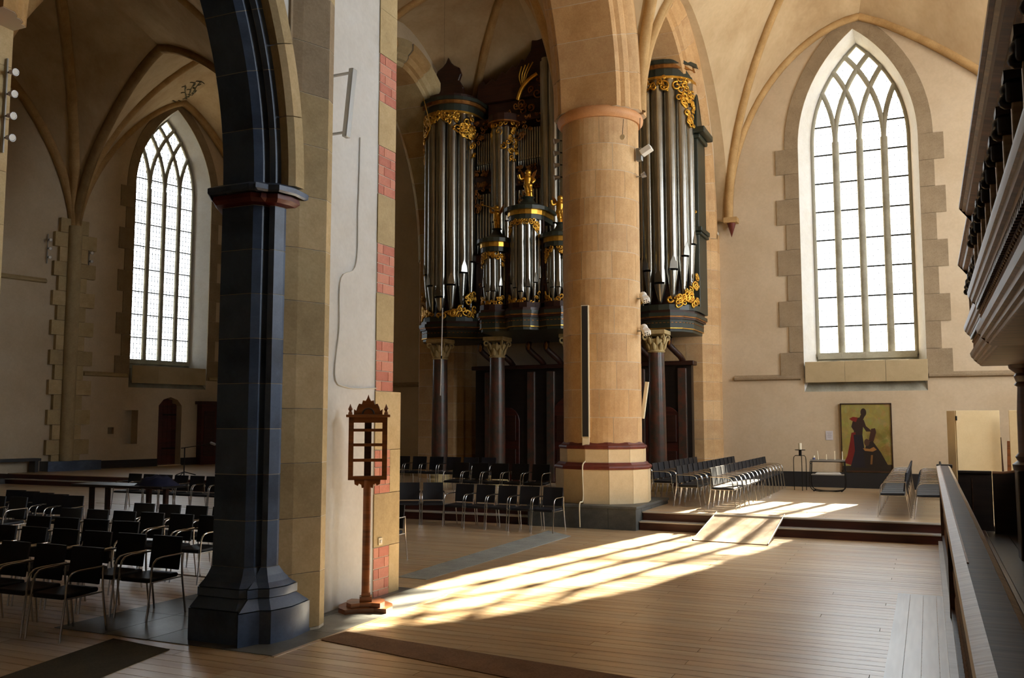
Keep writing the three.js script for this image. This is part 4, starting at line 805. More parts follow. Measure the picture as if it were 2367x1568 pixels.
  add('gilded_bird', [tube([V3(-8.72, 9.42, -19.64), V3(-8.6, 9.66, -19.6), V3(-8.4, 9.86, -19.6), V3(-8.2, 9.98, -19.62)], .05, 12, 7), ...[0, 1, 2, 3].map((k) => tube(wingPts(k), .016, 8, 5))].map((q) => boxUV(q)), MAT.gold, g);
}
// ---------------- choir organ hung forward over the gallery front
{
  const g = thing('choir_organ', 'small gilded choir organ case with putti projecting from the gallery', 'organ');
  const base = 4.06, cz = -17.75;
  add('case_body', box2(-8.7, -6.62, base, 5.35, -18.5, -17.9), MAT.organBrown, g);
  const tower = (cx, z, R, y1, n, capY) => {
    pipeTower(g, cx, z, R, base + .12, y1, n, base + .34, base + .62, { arc: 160 });
    const t = new THREE.Group(); t.name = 'tower_case'; g.add(t);
    add('tower_foot', prism(arcPlan(cx, z, R + .12, -90, 90, 8, z - .4), base, base + .12), MAT.organBrown, t); add('tower_back', cyl(R * .72, R * .72, y1 - base, cx, base, z, 10), MAT.organBrown, t);
    for (const s of [-1, 1]) add('stile', rbox(.07, capY - base, .07, .01, cx + s * (R + .07), (capY + base) / 2, z + .02), MAT.organBrown, t);
    add('entablature', prism(arcPlan(cx, z, R + .1, -90, 90, 10, z - .5), capY - .05, capY + .05), MAT.organGreen, t); add('gilded_frieze', prism(arcPlan(cx, z, R + .12, -90, 90, 10, z - .5), capY + .05, capY + .15), MAT.gold, t); add('entablature_top', prism(arcPlan(cx, z, R + .19, -90, 90, 10, z - .5), capY + .15, capY + .23), MAT.organGreen, t);
    add('cap', lathe([[R + .1, capY + .23], [R + .04, capY + .3], [R * .6, capY + .36], [R * .35, capY + .46], [R * .5, capY + .5], [.02, capY + .52]], 14, cx, 0, z - .05), MAT.organGreen, t);
    add('gilded_shade', carving([[-R * 1.4, capY - .04], [R * 1.4, capY - .04], [R * 1.4, capY - .42], [R * .7, capY - .22], [0, capY - .14], [-R * .7, capY - .22], [-R * 1.4, capY - .42]], 34, .065, onTower(cx, z, R + .06), .014), MAT.gold, t);
    add('gilded_foot_carving', carving([[-R * 1.4, base + .1], [R * 1.4, base + .1], [R * 1.4, base + .34], [0, base + .18], [-R * 1.4, base + .34]], 20, .06, onTower(cx, z, R + .07), .014), MAT.gold, t);
  };
  tower(-7.66, cz, .3, 5.95, 7, 6.0); tower(-8.4, cz, .22, 5.3, 6, 5.38); tower(-6.92, cz, .22, 5.3, 6, 5.38);
  for (const [x0, x1, y1] of [[-8.12, -8.02, 5.2], [-7.3, -7.18, 5.35]]) {
    pipeFlat(g, x0 - .03, x1 + .05, -17.82, base + .12, y1, 4, .05, .14);
    add('gilded_shade', carving([[x0 - .04, y1 + .1], [x1 + .06, y1 + .1], [x1 + .06, y1 - .5], [x0 - .04, y1 - .2]], 16, .06, onFlat(-17.74), .014), MAT.goldDull, g);
    add('gilded_middle', carving([[x0 - .04, base + .75], [x1 + .06, base + .6], [x1 + .06, base + .35], [x0 - .04, base + .5]], 9, .05, onFlat(-17.74), .013), MAT.goldDull, g);
  }
  putto(g, [-7.66, 6.5, -17.8], .62, .2); putto(g, [-8.4, 5.86, -17.8], .55, -.3, 1); putto(g, [-6.92, 5.86, -17.8], .62, .3);
}
// slender rod hanging in front of the organ
{ const a = onZ(1023, 712, -17.0), b = onZ(1018, 915, -17.0); const g = thing('hanging_rod', 'slender white rod hanging on a wire before the organ', 'rod'); add('rod', tube([a, b], .012, 1, 6), MAT.white, g); add('wire', tube([a, V3(a.x, 11.0, a.z)], .002, 1, 4), MAT.iron, g); add('coupling', cyl(.016, .016, .06, (a.x + b.x) / 2, (a.y + b.y) / 2 - .15, -17.0, 8), MAT.iron, g); }

// ================================================================== CHAIRS
const U = 1 / 1.27;                                       // chair measures below are metres; the drawing unit is 1.27 m
function makeChair() {
  const g = new THREE.Group(); g.name = 'stacking_chair';
  const sc = (q) => boxUV(q.scale(U, U, U));
  const seat = new RoundedBoxGeometry(.42, .05, .45, 3, .022); { const p = seat.attributes.position; for (let i = 0; i < p.count; i++) { const z = p.getZ(i), x = p.getX(i); p.setY(i, p.getY(i) - (z > .12 ? (z - .12) * (z - .12) * 1.6 : 0) - .25 * (0.05 - x * x) * .3); } seat.computeVertexNormals(); }
  add('seat', sc(seat.translate(0, .44, .01)), MAT.seat, g);
  const back = grid(8, 6, (u, v) => { const x = (u - .5) * .43; return V3(x, .49 + v * .36, -.205 - .05 * v + x * x * .35); });
  const back2 = grid(8, 6, (u, v) => { const x = (.5 - u) * .43; return V3(x, .49 + v * .36, -.228 - .05 * v + x * x * .35); });
  const rim = []; const edge = (d) => { const e = []; const f = (u, v) => { const x = (u - .5) * .43; return V3(x, .49 + v * .36, d - .05 * v + x * x * .35); }; for (let i = 0; i <= 8; i++) e.push(f(i / 8, 0)); for (let i = 1; i <= 6; i++) e.push(f(1, i / 6)); for (let i = 7; i >= 0; i--) e.push(f(i / 8, 1)); for (let i = 5; i >= 1; i--) e.push(f(0, i / 6)); return e; };
  add('backrest', [sc(back), sc(back2), sc(loft(edge(-.228), edge(-.205), true))], MAT.seat, g);
  for (const s of [-1, 1]) {
    add('front_leg', sc(tube([V3(s * .236, 0, .27), V3(s * .234, .42, .222), V3(s * .232, .57, .205), V3(s * .232, .64, .165), V3(s * .232, .662, .09), V3(s * .232, .666, -.02), V3(s * .23, .67, -.235)], .0115, 22, 6)), MAT.chrome, g);
    add('rear_leg', sc(tube([V3(s * .234, 0, -.31), V3(s * .228, .45, -.245), V3(s * .226, .68, -.24)], .0115, 6, 6)), MAT.chrome, g);
    add('side_rail', sc(tube([V3(s * .23, .41, .225), V3(s * .215, .405, .05), V3(s * .226, .41, -.25)], .009, 6, 5)), MAT.chrome, g);
  }
  return g;
}
const chairProto = makeChair();
let chairCount = 0;
function chair(x, y, z, turn, label, group) {
  const c = chairCount++ ? chairProto.clone() : chairProto; c.name = numbered('stacking_chair'); scene.add(c);
  c.position.set(x, y, z); c.rotation.y = turn; tag(c, label, 'chair', group); return c;
}
function row(n, x0, z0, dx, dz, turn, y, label, group, first, last) { for (let k = 0; k < n; k++) chair(x0 + dx * k, y, z0 + dz * k, turn + rr(-.02, .02), k === 0 && first ? first : k === n - 1 && last ? last : label, group); }
const E90 = Math.PI / 2;
row(14, -3.08, -15.32, 0, -.4, E90, PLAT, 'dark chair in the platform row whose first seats catch the sunlight', 'front row of chairs on the platform', 'sunlit end chair of the platform row, next to the ramp', 'end chair of the sunlit platform row, nearest the candle stand');
row(13, -3.74, -15.68, 0, -.4, E90, PLAT, 'dark chair in the second platform row, behind the sunlit row', 'second row of chairs on the platform', 'end chair of the second platform row, by the top of the steps', 'wall-side end chair of the second platform row, under the corbel');
row(9, -4.42, -16.6, 0, -.4, E90, PLAT, 'dark chair in the third platform row beside the round pier plinth', 'third row of chairs on the platform', 'end chair of the third platform row, touching the plinth side');
row(4, -5.1, -16.6, 0, -.4, E90, PLAT, 'dark chair in the hindmost platform row behind the round pier', 'hindmost row of chairs on the platform');
row(5, -5.42, -13.36, -.405, -.03, -.06, 0, 'dark armchair in the nave row set before the round pier plinth', 'nave row before the plinth', 'end armchair of the nave row, standing against the plinth front');
row(4, -7.6, -13.62, -.36, .18, .5, 0, 'dark armchair in the short angled row ending the nave front row', 'angled end of the nave row', null, 'last angled armchair, next to the brick-banded edge of the painted pier');
row(5, -6.32, -15.05, -.41, -.02, -.05, PLAT, 'dark armchair in the middle nave row on the platform edge', 'nave row on the platform edge');
row(6, -8.5, -17.45, -.42, 0, 0, PLAT, 'dark armchair in the rearmost nave row in front of the marble columns', 'nave row before the columns');
{ const p = onY(922, 1300, 0); chair(p.x - .2, 0, p.z + .02, 0, 'dark chair half hidden behind the brick-banded edge of the painted pier', 'lone chair'); }
row(2, -6.34, -4.36, -.43, 0, 0, 0, 'dark armchair foremost in the shadowed aisle, only its legs in view', 'foremost shadowed chairs');
row(4, -6.34, -5.37, -.43, 0, .02, 0, 'dark armchair in the row just beyond the dark mat', 'chairs beyond the mat', 'end armchair just beyond the dark mat, nearest the blue respond');
row(6, -6.3, -6.2, -.43, 0, .02, 0, 'dark armchair in the row beside the blue respond base', 'chairs beside the blue base', 'end armchair on the flagstones beside the blue respond base');
row(4, -7.6, -6.95, -.43, 0, .05, 0, 'dark armchair in the third shadowed row with its back against the second', 'third shadowed row');
row(6, -7.2, -7.75, -.43, 0, 0, 0, 'dark armchair in the fourth shadowed row behind the blue respond', 'fourth shadowed row');
row(5, -7.35, -8.6, -.43, 0, 0, 0, 'dark armchair in the fifth shadowed row partly behind the blue respond', 'fifth shadowed row');
row(2, -11.4, -8.62, -.43, 0, 0, 0, 'dark armchair beside the brick-banded pier at the picture edge', 'chairs by the banded pier');
row(5, -10.88, -9.1, -.42, -.1, .2, 0, 'dark armchair in the slightly turned row before the open nave floor', 'turned row', 'end armchair of the turned row with open floor beside it');
row(8, -14.4, -13.5, .42, .02, 0, 0, 'dark armchair in the far row in front of the aisle steps', 'far aisle row', 'end armchair of the far aisle row, alone on the open floor side');
row(12, -.52, -15.2, 0, -.4, -E90, PLAT, 'dark chair in the open row facing the platform rows, near the painting', 'row of chairs facing the platform rows', 'end chair of the open row, nearest the step edge', 'wall-side end chair of the open row, under the painting');
row(12, -.02, -15.05, 0, -.4, -E90, PLAT, 'dark chair in the row standing in line with the balustrade', 'row of chairs in line with the balustrade', 'end chair beside the end cap of the balustrade');

// ================================================================== HYMN BOARD STAND
{
  const p = onY(845, 1412, 0), g = thing('hymn_board_stand', 'carved oak hymn board on a tall post in front of the white pier face', 'hymn board', [p.x, 0, p.z], deg(33));
  const s = 1.0;
  const foot = (w, d, y0, y1) => { const pts = []; for (const [a, b] of [[-1, -.35], [-.75, -1], [-.3, -.75], [.3, -.75], [.75, -1], [1, -.35], [1, .35], [.75, 1], [.3, .75], [-.3, .75], [-.75, 1], [-1, .35]]) pts.push([a * w, b * d]); return prism(pts, y0, y1); };
  add('base', foot(.24, .19, .0, .045), MAT.oak, g); add('base_step', foot(.17, .135, .045, .085), MAT.oak, g); add('post_collar', prism([[-.055, -.055], [.055, -.055], [.055, .055], [-.055, .055]], .085, .13), MAT.oak, g); add('post_collar', prism([[-.04, -.04], [.04, -.04], [.04, .04], [-.04, .04]], .13, .16), MAT.oak, g);
  const yb = 1.17, yt = 1.74, w = .175;
  add('post', boxUV(new THREE.CylinderGeometry(.038, .042, yb - .14, 8).rotateY(Math.PI / 8).translate(0, (yb + .14) / 2, 0)), MAT.oak, g);
  add('frame_stile', [box2(-w, -w + .045, yb, yt, -.035, .035)], MAT.oak, g); add('frame_stile', [box2(w - .045, w, yb, yt, -.035, .035)], MAT.oak, g);
  add('frame_rail', box2(-w, w, yb, yb + .035, -.04, .04), MAT.oak, g); add('frame_rail', box2(-w, w, yt - .05, yt, -.035, .035), MAT.oak, g);
  for (const t of [.29, .535, .77]) add('shelf_rail', box2(-w + .04, w - .04, yb + (yt - yb) * t, yb + (yt - yb) * t + .026, -.03, .035), MAT.oak, g);
  add('back_slat', box2(-.032, .032, yb + .03, yt - .03, -.045, -.03), MAT.darkOak, g);
  add('cornice', rbox(w * 2 + .05, .025, .11, .006, 0, yt + .012, 0), MAT.oak, g);
  const crest = [[-.13, 0], [-.13, .05], [-.11, .035], [-.1, .07], [-.085, .1], [-.06, .095], [-.05, .13], [-.025, .125], [-.012, .15], [0, .185], [.012, .15], [.025, .125], [.05, .13], [.06, .095], [.085, .1], [.1, .07], [.11, .035], [.13, .05], [.13, 0]].map(([a, b]) => [a, b + yt + .025]);
  add('crest', extrude(crest, .03, { bevel: .004 }).translate(0, 0, -.015), MAT.oak, g);
  add('medallion', boxUV(new THREE.TorusGeometry(.05, .008, 6, 18, Math.PI).translate(0, yt + .03, .018)), MAT.darkOak, g);
  for (const q of [-1, 1]) add('finial', lathe([[.0, 0], [.02, 0], [.02, .015], [.012, .03], [.022, .05], [.01, .075], [0, .1]], 10, q * (w - .012), yt + .024, 0), MAT.oak, g);
  for (const q of [-1, 1]) add('scroll_bracket', extrude([[0, 0], [q * .12, 0], [q * .115, -.04], [q * .085, -.055], [q * .075, -.035], [q * .055, -.045], [q * .05, -.075], [q * .03, -.07], [0, -.11]], .04, { bevel: .004 }).translate(0, yb, -.02), MAT.oak, g);
}
// ================================================================== ON THE PIERS
{
  // strip light on two brackets on the painted pier
  const a = onX(816, 160, -4.72), b = onX(800, 318, -4.76), g = thing('strip_light', 'grey box strip light on brackets on the white pier face', 'light fitting');
  const mid = a.clone().add(b).multiplyScalar(.5), len = a.distanceTo(b);
  const bar = add('housing', rbox(.05, len, .07, .008), MAT.bracket, g); bar.position.copy(mid); bar.quaternion.setFromUnitVectors(V3(0, 1, 0), a.clone().sub(b).normalize());
  for (const p of [a.clone().add(V3(0, -.03, 0)), b.clone().add(V3(0, .05, 0))]) add('bracket', box2(-4.96, p.x, p.y - .008, p.y + .008, p.z - .015, p.z + .015), MAT.bracket, g);
  const c = thing('pier_face_cable', 'thin painted cable running down the white pier face', 'cable');
  add('cable', tube([[833, 318], [828, 480], [820, 620], [790, 640], [784, 760], [776, 880], [800, 895], [870, 898]].map(([x, y]) => onX(x, y, -4.942)), .006, 60, 5), MAT.plasterWhite, c);
  const s = thing('light_switch', 'small ivory wall switch on the ochre edge of the painted pier', 'switch'); const q = onX(879, 1252, -4.932); add('plate', rbox(.012, .07, .07, .004, q.x, q.y, q.z), MAT.ivory, s); add('rocker', rbox(.012, .03, .03, .003, q.x + .008, q.y, q.z), MAT.white, s);
}
function spotRail(label, at, n, gap, turn, kind = 0) {     // vertical rail with small spotlights
  const g = thing('spotlight_rail', label, 'spotlights', at, turn);
  add('rail', rbox(.022, gap * n + .1, .03, .004, 0, 0, 0), MAT.bracket, g);
  for (let k = 0; k < n; k++) { const y = gap * ((n - 1) / 2 - k); const l = new THREE.Group(); l.name = 'spotlight'; l.position.set(0, y, .03); g.add(l); add('arm', box2(-.01, .01, -.01, .01, 0, .06), MAT.iron, l); add('lamp_head', boxUV(lathe([[.0, -.06], [.03, -.055], [.036, 0], [.048, .03], [.05, .05], [.044, .05], [.03, .01]], 14).rotateX(deg(100)).translate(0, -.01, .1)), MAT.lampGrey, l); add('lens', boxUV(new THREE.CircleGeometry(.042, 14).rotateX(deg(10)).translate(0, -.015, .146)), MAT.white, l); }
  return g;
}
{
  const p = onZ(1301, 368, PIER.z + .1); spotRail('row of four small spotlights on the dim flank of the round pier', [p.x + .02, p.y, p.z], 4, .22, deg(-60));
  const q = onX(18, 246, -11.12); spotRail('row of four spotlights on the brick-banded pier', [q.x, q.y, q.z + .04], 4, .3, deg(90));
  for (const [x, y, n, label] of [[110, 575, 3, 'three small spotlights left of the far aisle respond'], [206, 595, 2, 'two small spotlights right of the far aisle respond']]) { const r = ray(x, y), d = V3(Math.cos(deg(12)), 0, Math.sin(deg(12))), t = ((LW.x - 0) * d.x + LW.z * d.z + .06) / (r.x * d.x + r.z * d.z), w = r.multiplyScalar(t).add(camera.position); spotRail(label, [w.x, w.y, w.z], n, .26, LW.turn); }
}
{
  // line speakers, floodlights and cable on the round pier
  const g = thing('line_speaker', 'tall black-fronted column loudspeaker on the round pier', 'loudspeaker');
  const f = (px, py) => onZ(px, py, PIER.z + .69), t = f(1352, 706), b = f(1352, 1012), e = f(1352, 1048), dir = V3(t.x - PIER.x, 0, t.z - PIER.z).normalize(), turn = Math.atan2(dir.x, dir.z) + .25;
  const put = (o) => { o.position.set(t.x, 0, t.z); o.rotation.y = turn; return o; };
  put(add('cabinet', rbox(.135, t.y - b.y, .1, .008, 0, (t.y + b.y) / 2, -.02), MAT.ivory, g)); put(add('grille', rbox(.1, t.y - b.y - .03, .012, .004, 0, (t.y + b.y) / 2, .033), MAT.grille, g)); put(add('connection_box', rbox(.12, b.y - e.y, .08, .008, 0, (b.y + e.y) / 2, -.025), MAT.ivory, g));
  const c = thing('pier_cable', 'pale cable duct from the column loudspeaker down to the floor', 'cable');
  add('duct', tube([V3(t.x, e.y, t.z + .0), V3(t.x, 1.06, t.z + .03), V3(t.x + .0, 1.0, t.z + .16), V3(t.x, .42, t.z + .17), V3(t.x, .4, PIER.z + 1.0), V3(t.x, .02, PIER.z + 1.0)], .012, 40, 6), MAT.ivory, c);
  const h = thing('line_speaker', 'slim white column loudspeaker leaning out behind the round pier', 'loudspeaker'); const a2 = onZ(1496, 883, -15.2), b2 = onZ(1485, 968, -15.2), len = a2.distanceTo(b2), bar = add('cabinet', rbox(.06, len, .06, .006), MAT.ivory, h); bar.position.copy(a2.clone().add(b2).multiplyScalar(.5)); bar.quaternion.setFromUnitVectors(V3(0, 1, 0), a2.clone().sub(b2).normalize()); add('bracket', tube([b2.clone().add(V3(0, .05, 0)), V3(PIER.x + .6, b2.y + .05, PIER.z - .15)], .01, 1, 5), MAT.iron, h);
  for (const [x, y, label] of [[1490, 690, 'upper white horn loudspeaker at the bright flank of the round pier'], [1492, 765, 'lower white horn loudspeaker at the bright flank of the round pier']]) { const k = thing('horn_speaker', label, 'loudspeaker'); const p = onZ(x, y, PIER.z + .1); const body = add('housing', [rbox(.13, .1, .16, .03, 0, 0, .06), boxUV(new THREE.CylinderGeometry(.05, .07, .1, 12).rotateX(Math.PI / 2).translate(0, .02, -.05))], MAT.white, k); body.position.copy(p); body.rotation.set(.5, .5, 0); const fr = add('vent_face', [0, 1, 2, 3, 4].map((i) => box(.018, .018, .004, -.04 + (i % 3) * .035, -.02 + Math.floor(i / 3) * .035, .142)), MAT.grille, k); fr.position.copy(p); fr.rotation.set(.5, .5, 0); add('bracket', tube([p.clone(), V3(PIER.x + .66, p.y, PIER.z + .1)], .012, 1, 5), MAT.bracket, k); }
  const fl = thing('floodlight', 'square white floodlight tilted up under the capital of the round pier', 'light fitting'); const p = onZ(1478, 358, PIER.z + .1), p2 = onZ(1494, 348, PIER.z + .1); add('gear_box', rbox(.1, .22, .1, .01, p.x, p.y, p.z), MAT.bracket, fl); const hd = add('lamp_head', rbox(.2, .1, .16, .012), MAT.white, fl); hd.position.copy(p2); hd.rotation.z = .5; add('wire', tube([V3(p.x, p.y + .1, p.z), V3(p.x + .02, 6.9, p.z)], .006, 1, 5), MAT.iron, fl);
  const sm = thing('small_spotlight', 'tiny spotlight below the floodlight on the round pier', 'light fitting'); const p3 = onZ(1482, 408, PIER.z + .05); add('lamp_head', boxUV(lathe([[0, 0], [.04, .01], [.05, .08], [.04, .08]], 12).rotateZ(-1.2).translate(p3.x, p3.y, p3.z)), MAT.lampGrey, sm); add('arm', tube([p3, V3(PIER.x + .62, p3.y, PIER.z + .05)], .01, 1, 5), MAT.bracket, sm);
  const ds = thing('ceiling_disc', 'small pale disc hanging on a wire from the capital ring', 'sensor'); const d = onZ(1439, 317, PIER.z + .72), d0 = onZ(1441, 275, PIER.z + .75); add('disc', boxUV(new THREE.CylinderGeometry(.045, .045, .02, 18).rotateX(Math.PI / 2).translate(d.x, d.y, d.z)), MAT.cream, ds); add('wire', tube([V3(d.x, d.y + .04, d.z), d0], .005, 1, 5), MAT.iron, ds);
}
// ================================================================== AT THE SUNLIT WALL
{
  // painting
  const a = onZ(1941, 933, BACK_Z + .06), b = onZ(2066, 1093, BACK_Z + .06), w = b.x - a.x, h = a.y - b.y, cv = document.createElement('canvas'); cv.width = 512; cv.height = 640; const c = cv.getContext('2d');
  const paint = (col, pts) => { c.fillStyle = col; c.beginPath(); pts.forEach(([x, y], i) => (i ? c.lineTo(x * 512, y * 640) : c.moveTo(x * 512, y * 640))); c.closePath(); c.fill(); };
  c.fillStyle = '#8f8244'; c.fillRect(0, 0, 512, 640);
  for (let k = 0; k < 260; k++) { c.fillStyle = `rgba(${150 + rr(-30, 40)},${140 + rr(-30, 30)},${70 + rr(-20, 40)},.22)`; c.beginPath(); c.ellipse(rr(0, 512), rr(0, 640), rr(10, 60), rr(8, 30), rr(0, 3), 0, 7); c.fill(); }
  for (let k = 0; k < 60; k++) { c.fillStyle = `rgba(${100 + rr(-20, 20)},${84 + rr(-16, 16)},28,.16)`; c.beginPath(); c.ellipse(rr(250, 560), rr(260, 640), rr(20, 80), rr(16, 50), rr(0, 3), 0, 7); c.fill(); }
  paint('#241a10', [[0, .93], [1, .9], [1, 1], [0, 1]]);
  paint('#2e1a14', [[.36, .2], [.46, .24], [.5, .33], [.58, .38], [.6, .41], [.5, .41], [.44, .34], [.42, .46], [.4, .56], [.24, .56], [.25, .4], [.2, .34], [.24, .24]]);
  c.fillStyle = '#2a1912'; c.beginPath(); c.ellipse(.455 * 512, .125 * 640, 30, 40, 0, 0, 7); c.fill(); paint('#2a1912', [[.4, .16], [.48, .18], [.44, .24], [.36, .22]]);
  paint('#7a1c12', [[.16, .22], [.24, .19], [.34, .2], [.3, .27], [.22, .25]]); paint('#6e120e', [[.2, .43], [.28, .42], [.3, .6], [.24, .8], [.2, .92], [.03, .88], [.1, .78], [.15, .62]]);
  paint('#191420', [[.24, .46], [.42, .46], [.46, .72], [.5, .95], [.16, .95], [.26, .7]]);
  paint('#3a1c14', [[.6, .37], [.68, .36], [.7, .42], [.64, .56], [.54, .56]]);
  paint('#20150f', [[.5, .58], [.62, .55], [.78, .72], [.92, .92], [.46, .94], [.44, .74]]);
  c.fillStyle = '#4a3020'; c.beginPath(); c.ellipse(.505 * 512, .575 * 640, 28, 34, 0, 0, 7); c.fill(); paint('#9a6a34', [[.42, .66], [.56, .67], [.64, .64], [.7, .68], [.62, .71], [.46, .7]]); paint('#7c5426', [[.58, .76], [.62, .76], [.6, .9], [.56, .9]]);
  const t = new THREE.CanvasTexture(cv); t.colorSpace = THREE.SRGBColorSpace;
  const g = thing('painting', 'large olive-toned painting of a red-robed standing figure beside a seated man', 'painting', [(a.x + b.x) / 2, (a.y + b.y) / 2, BACK_Z]);
  add('canvas', new THREE.PlaneGeometry(w - .04, h - .04).translate(0, 0, .045), new THREE.MeshStandardMaterial({ map: t, roughness: .5 }), g);
  add('canvas_back', box(w - .02, h - .02, .03, 0, 0, .025), MAT.darkOak, g);
  for (const [x0, x1, y0, y1] of [[-w / 2, w / 2, h / 2 - .025, h / 2], [-w / 2, w / 2, -h / 2, -h / 2 + .025], [-w / 2, -w / 2 + .025, -h / 2, h / 2], [w / 2 - .025, w / 2, -h / 2, h / 2]]) add('frame_bar', box2(x0, x1, y0, y1, .005, .06), MAT.darkOak, g);
  const n = onZ(1917, 1007, BACK_Z + .01), sheet = thing('notice_sheet', 'pale printed sheet on the wall beside the painting', 'paper'); add('sheet', box(.15, .2, .006, n.x, n.y, BACK_Z + .004), flat(206, 202, 206, .8), sheet);
  const lines = []; for (let k = 0; k < 6; k++) lines.push(box(.1 - (k % 3) * .015, .006, .002, n.x, n.y + .06 - k * .022, BACK_Z + .008)); add('print', lines, flat(150, 146, 156, .9), sheet);
  // tall candle stand
  const p = onY(1852, 1134, PLAT), cs = thing('candle_stand', 'three-legged black iron stand with a thick white candle plate', 'candle stand', [p.x, PLAT, p.z]);
  const hh = onZ(1852, 1040, p.z).y - PLAT;
  for (let k = 0; k < 3; k++) { const an = k * Math.PI * 2 / 3 + .3, d = [Math.sin(an) * .14, Math.cos(an) * .14]; add('leg', tube([V3(d[0], 0, d[1]), V3(d[0], hh - .16, d[1]), V3(d[0] * .9, hh - .13, d[1] * .9), V3(0, hh - .12, 0)], .008, 16, 5), MAT.iron, cs); }
  add('socket', cyl(.03, .03, .13, 0, hh - .13, 0, 10), MAT.iron, cs); add('drip_plate', lathe([[.0, hh - .012], [.1, hh - .012], [.112, hh], [.1, hh + .002], [0, hh]], 20), MAT.iron, cs);
  const cd = thing('pillar_candle', 'thick white pillar candle on the iron stand', 'candle', [p.x, PLAT + hh + .003, p.z]); add('wax', lathe([[0, 0], [.034, 0], [.034, .13], [.028, .135], [0, .128]], 16), MAT.wax, cd); add('wick', cyl(.002, .002, .02, 0, .128, 0, 5), MAT.iron, cd);
  // candle trolley
  const q0 = onY(1880, 1134, PLAT), q1 = onY(1950, 1140, PLAT), tr = thing('candle_trolley', 'black tubular trolley with a sand tray and lower shelf beside the candle stand', 'trolley', [(q0.x + q1.x) / 2, PLAT, (q0.z + q1.z) / 2 - .08]);
  const tw = .33, td = .14, th = onZ(1915, 1066, tr.position.z).y - PLAT;
  for (const s of [-1, 1]) add('side_frame', tube([V3(-tw, th - .01, s * td), V3(-tw, .08, s * td), V3(-tw + .05, .03, s * td), V3(tw - .05, .03, s * td), V3(tw, .08, s * td), V3(tw, th - .01, s * td)], .011, 40, 6), MAT.iron, tr);
  for (const x of [-tw, tw]) add('cross_bar', tube([V3(x, th - .06, -td), V3(x, th - .06, td)], .009, 1, 5), MAT.iron, tr);
  add('tray', [box2(-tw, tw, th - .02, th - .005, -td, td), box2(-tw, tw, th - .02, th + .03, td - .008, td), box2(-tw, tw, th - .02, th + .03, -td, -td + .008), box2(-tw, -tw + .008, th - .02, th + .03, -td, td), box2(tw - .008, tw, th - .02, th + .03, -td, td)], MAT.bracket, tr);
  stuff(add('sand', grid(14, 6, (u, v) => V3((u - .5) * 2 * (tw - .01), th + .012 + .006 * Math.sin(u * 23) * Math.cos(v * 9), (.5 - v) * 2 * (td - .01))), flat(170, 166, 158, .95), tr));
  add('lower_shelf', rbox(tw * 2 - .02, .02, td * 2 - .03, .004, 0, th * .55, 0), MAT.bracket, tr); add('caster', [[-1, 1], [1, 1], [-1, -1], [1, -1]].map(([a2, b2]) => boxUV(new THREE.CylinderGeometry(.018, .018, .014, 10).rotateX(Math.PI / 2).translate(a2 * (tw - .06), .018, b2 * td))), MAT.rubber, tr);
  const pk = thing('paper_stack', 'bundle of white papers on the lower shelf of the candle trolley', 'papers', [tr.position.x, PLAT + th * .55 + .011, tr.position.z]); for (let k = 0; k < 4; k++) add('sheet', box(.5 - k * .02, .008, .18, .01 * (k % 2), .004 + k * .008, 0), MAT.white, pk);
  [[-.26, .1, .12, 'thick'], [-.18, -.02, .2], [-.02, .02, .13], [.14, .0, .2], [.29, .0, .19]].forEach(([x, z, hgt, thick], k) => { const e = thing('taper_candle', ['stubby candle in a blue glass at the end of the trolley tray', 'leaning thin white candle beside the blue glass', 'shortest thin white candle in the middle of the tray', 'tall upright thin white candle in the trolley tray', 'thin white candle at the right end of the trolley tray'][k], 'candle', [tr.position.x + x, PLAT + th + .008, tr.position.z + z]); if (thick) { add('glass', lathe([[0, 0], [.026, 0], [.028, .06], [.026, .06]], 12), flat(96, 104, 150, .2), e); add('wax', lathe([[0, .05], [.026, .05], [.026, .1], [0, .1]], 12), MAT.wax, e); } else { add('wax', lathe([[0, 0], [.01, 0], [.008, hgt], [0, hgt]], 8), MAT.wax, e); add('wick', cyl(.0015, .0015, .012, 0, hgt, 0, 4), MAT.iron, e); if (k === 1) e.rotation.z = .1; } });
  // display screens behind the stall
  const s0 = thing('display_screen', 'folding cream display screen of two hinged panels by the wall', 'screen'); const A0 = onZ(2190, 950, -19.0), A1 = onZ(2208, 950, -18.6), A2 = onZ(2309, 950, -18.75);
  const pan = (u, v) => { const o = add('screen_panel', rbox(Math.hypot(v.x - u.x, v.z - u.z), 1.63, .04, .006), MAT.panel, s0); o.position.set((u.x + v.x) / 2, PLAT + .815, (u.z + v.z) / 2); o.rotation.y = -Math.atan2(v.z - u.z, v.x - u.x); };
  pan(A0, A1); pan(A1, A2); for (const y of [.35, 1.45]) add('hinge', cyl(.015, .015, .08, A1.x + .01, PLAT + y, A1.z + .03, 8), MAT.iron, s0);
  const s1 = thing('display_screen', 'single cream display panel leaning partly behind the dark column', 'screen'); const B0 = onZ(2331, 950, -18.6); const o1 = add('screen_panel', rbox(.9, 1.63, .04, .006, B0.x + .45, PLAT + .815, -18.6), MAT.panel, s1); add('foot', box2(B0.x + .05, B0.x + .6, PLAT, PLAT + .03, -18.75, -18.45), MAT.iron, s1);
  for (const [x, lab, hgt] of [[2316, 'tall olive board leaning between the cream screens', 1.12], [2334, 'narrow brown board leaning beside the olive board', 1.05]]) { const bd = thing('leaning_board', lab, 'board'); const w2 = onZ(x, 1060, -20.4); const m = add('board', rbox(.07, hgt, .03, .004), x < 2320 ? MAT.darkOak : MAT.oak, bd); m.position.set(w2.x, PLAT + hgt / 2, -20.6); m.rotation.z = x < 2320 ? .03 : -.03; }
}
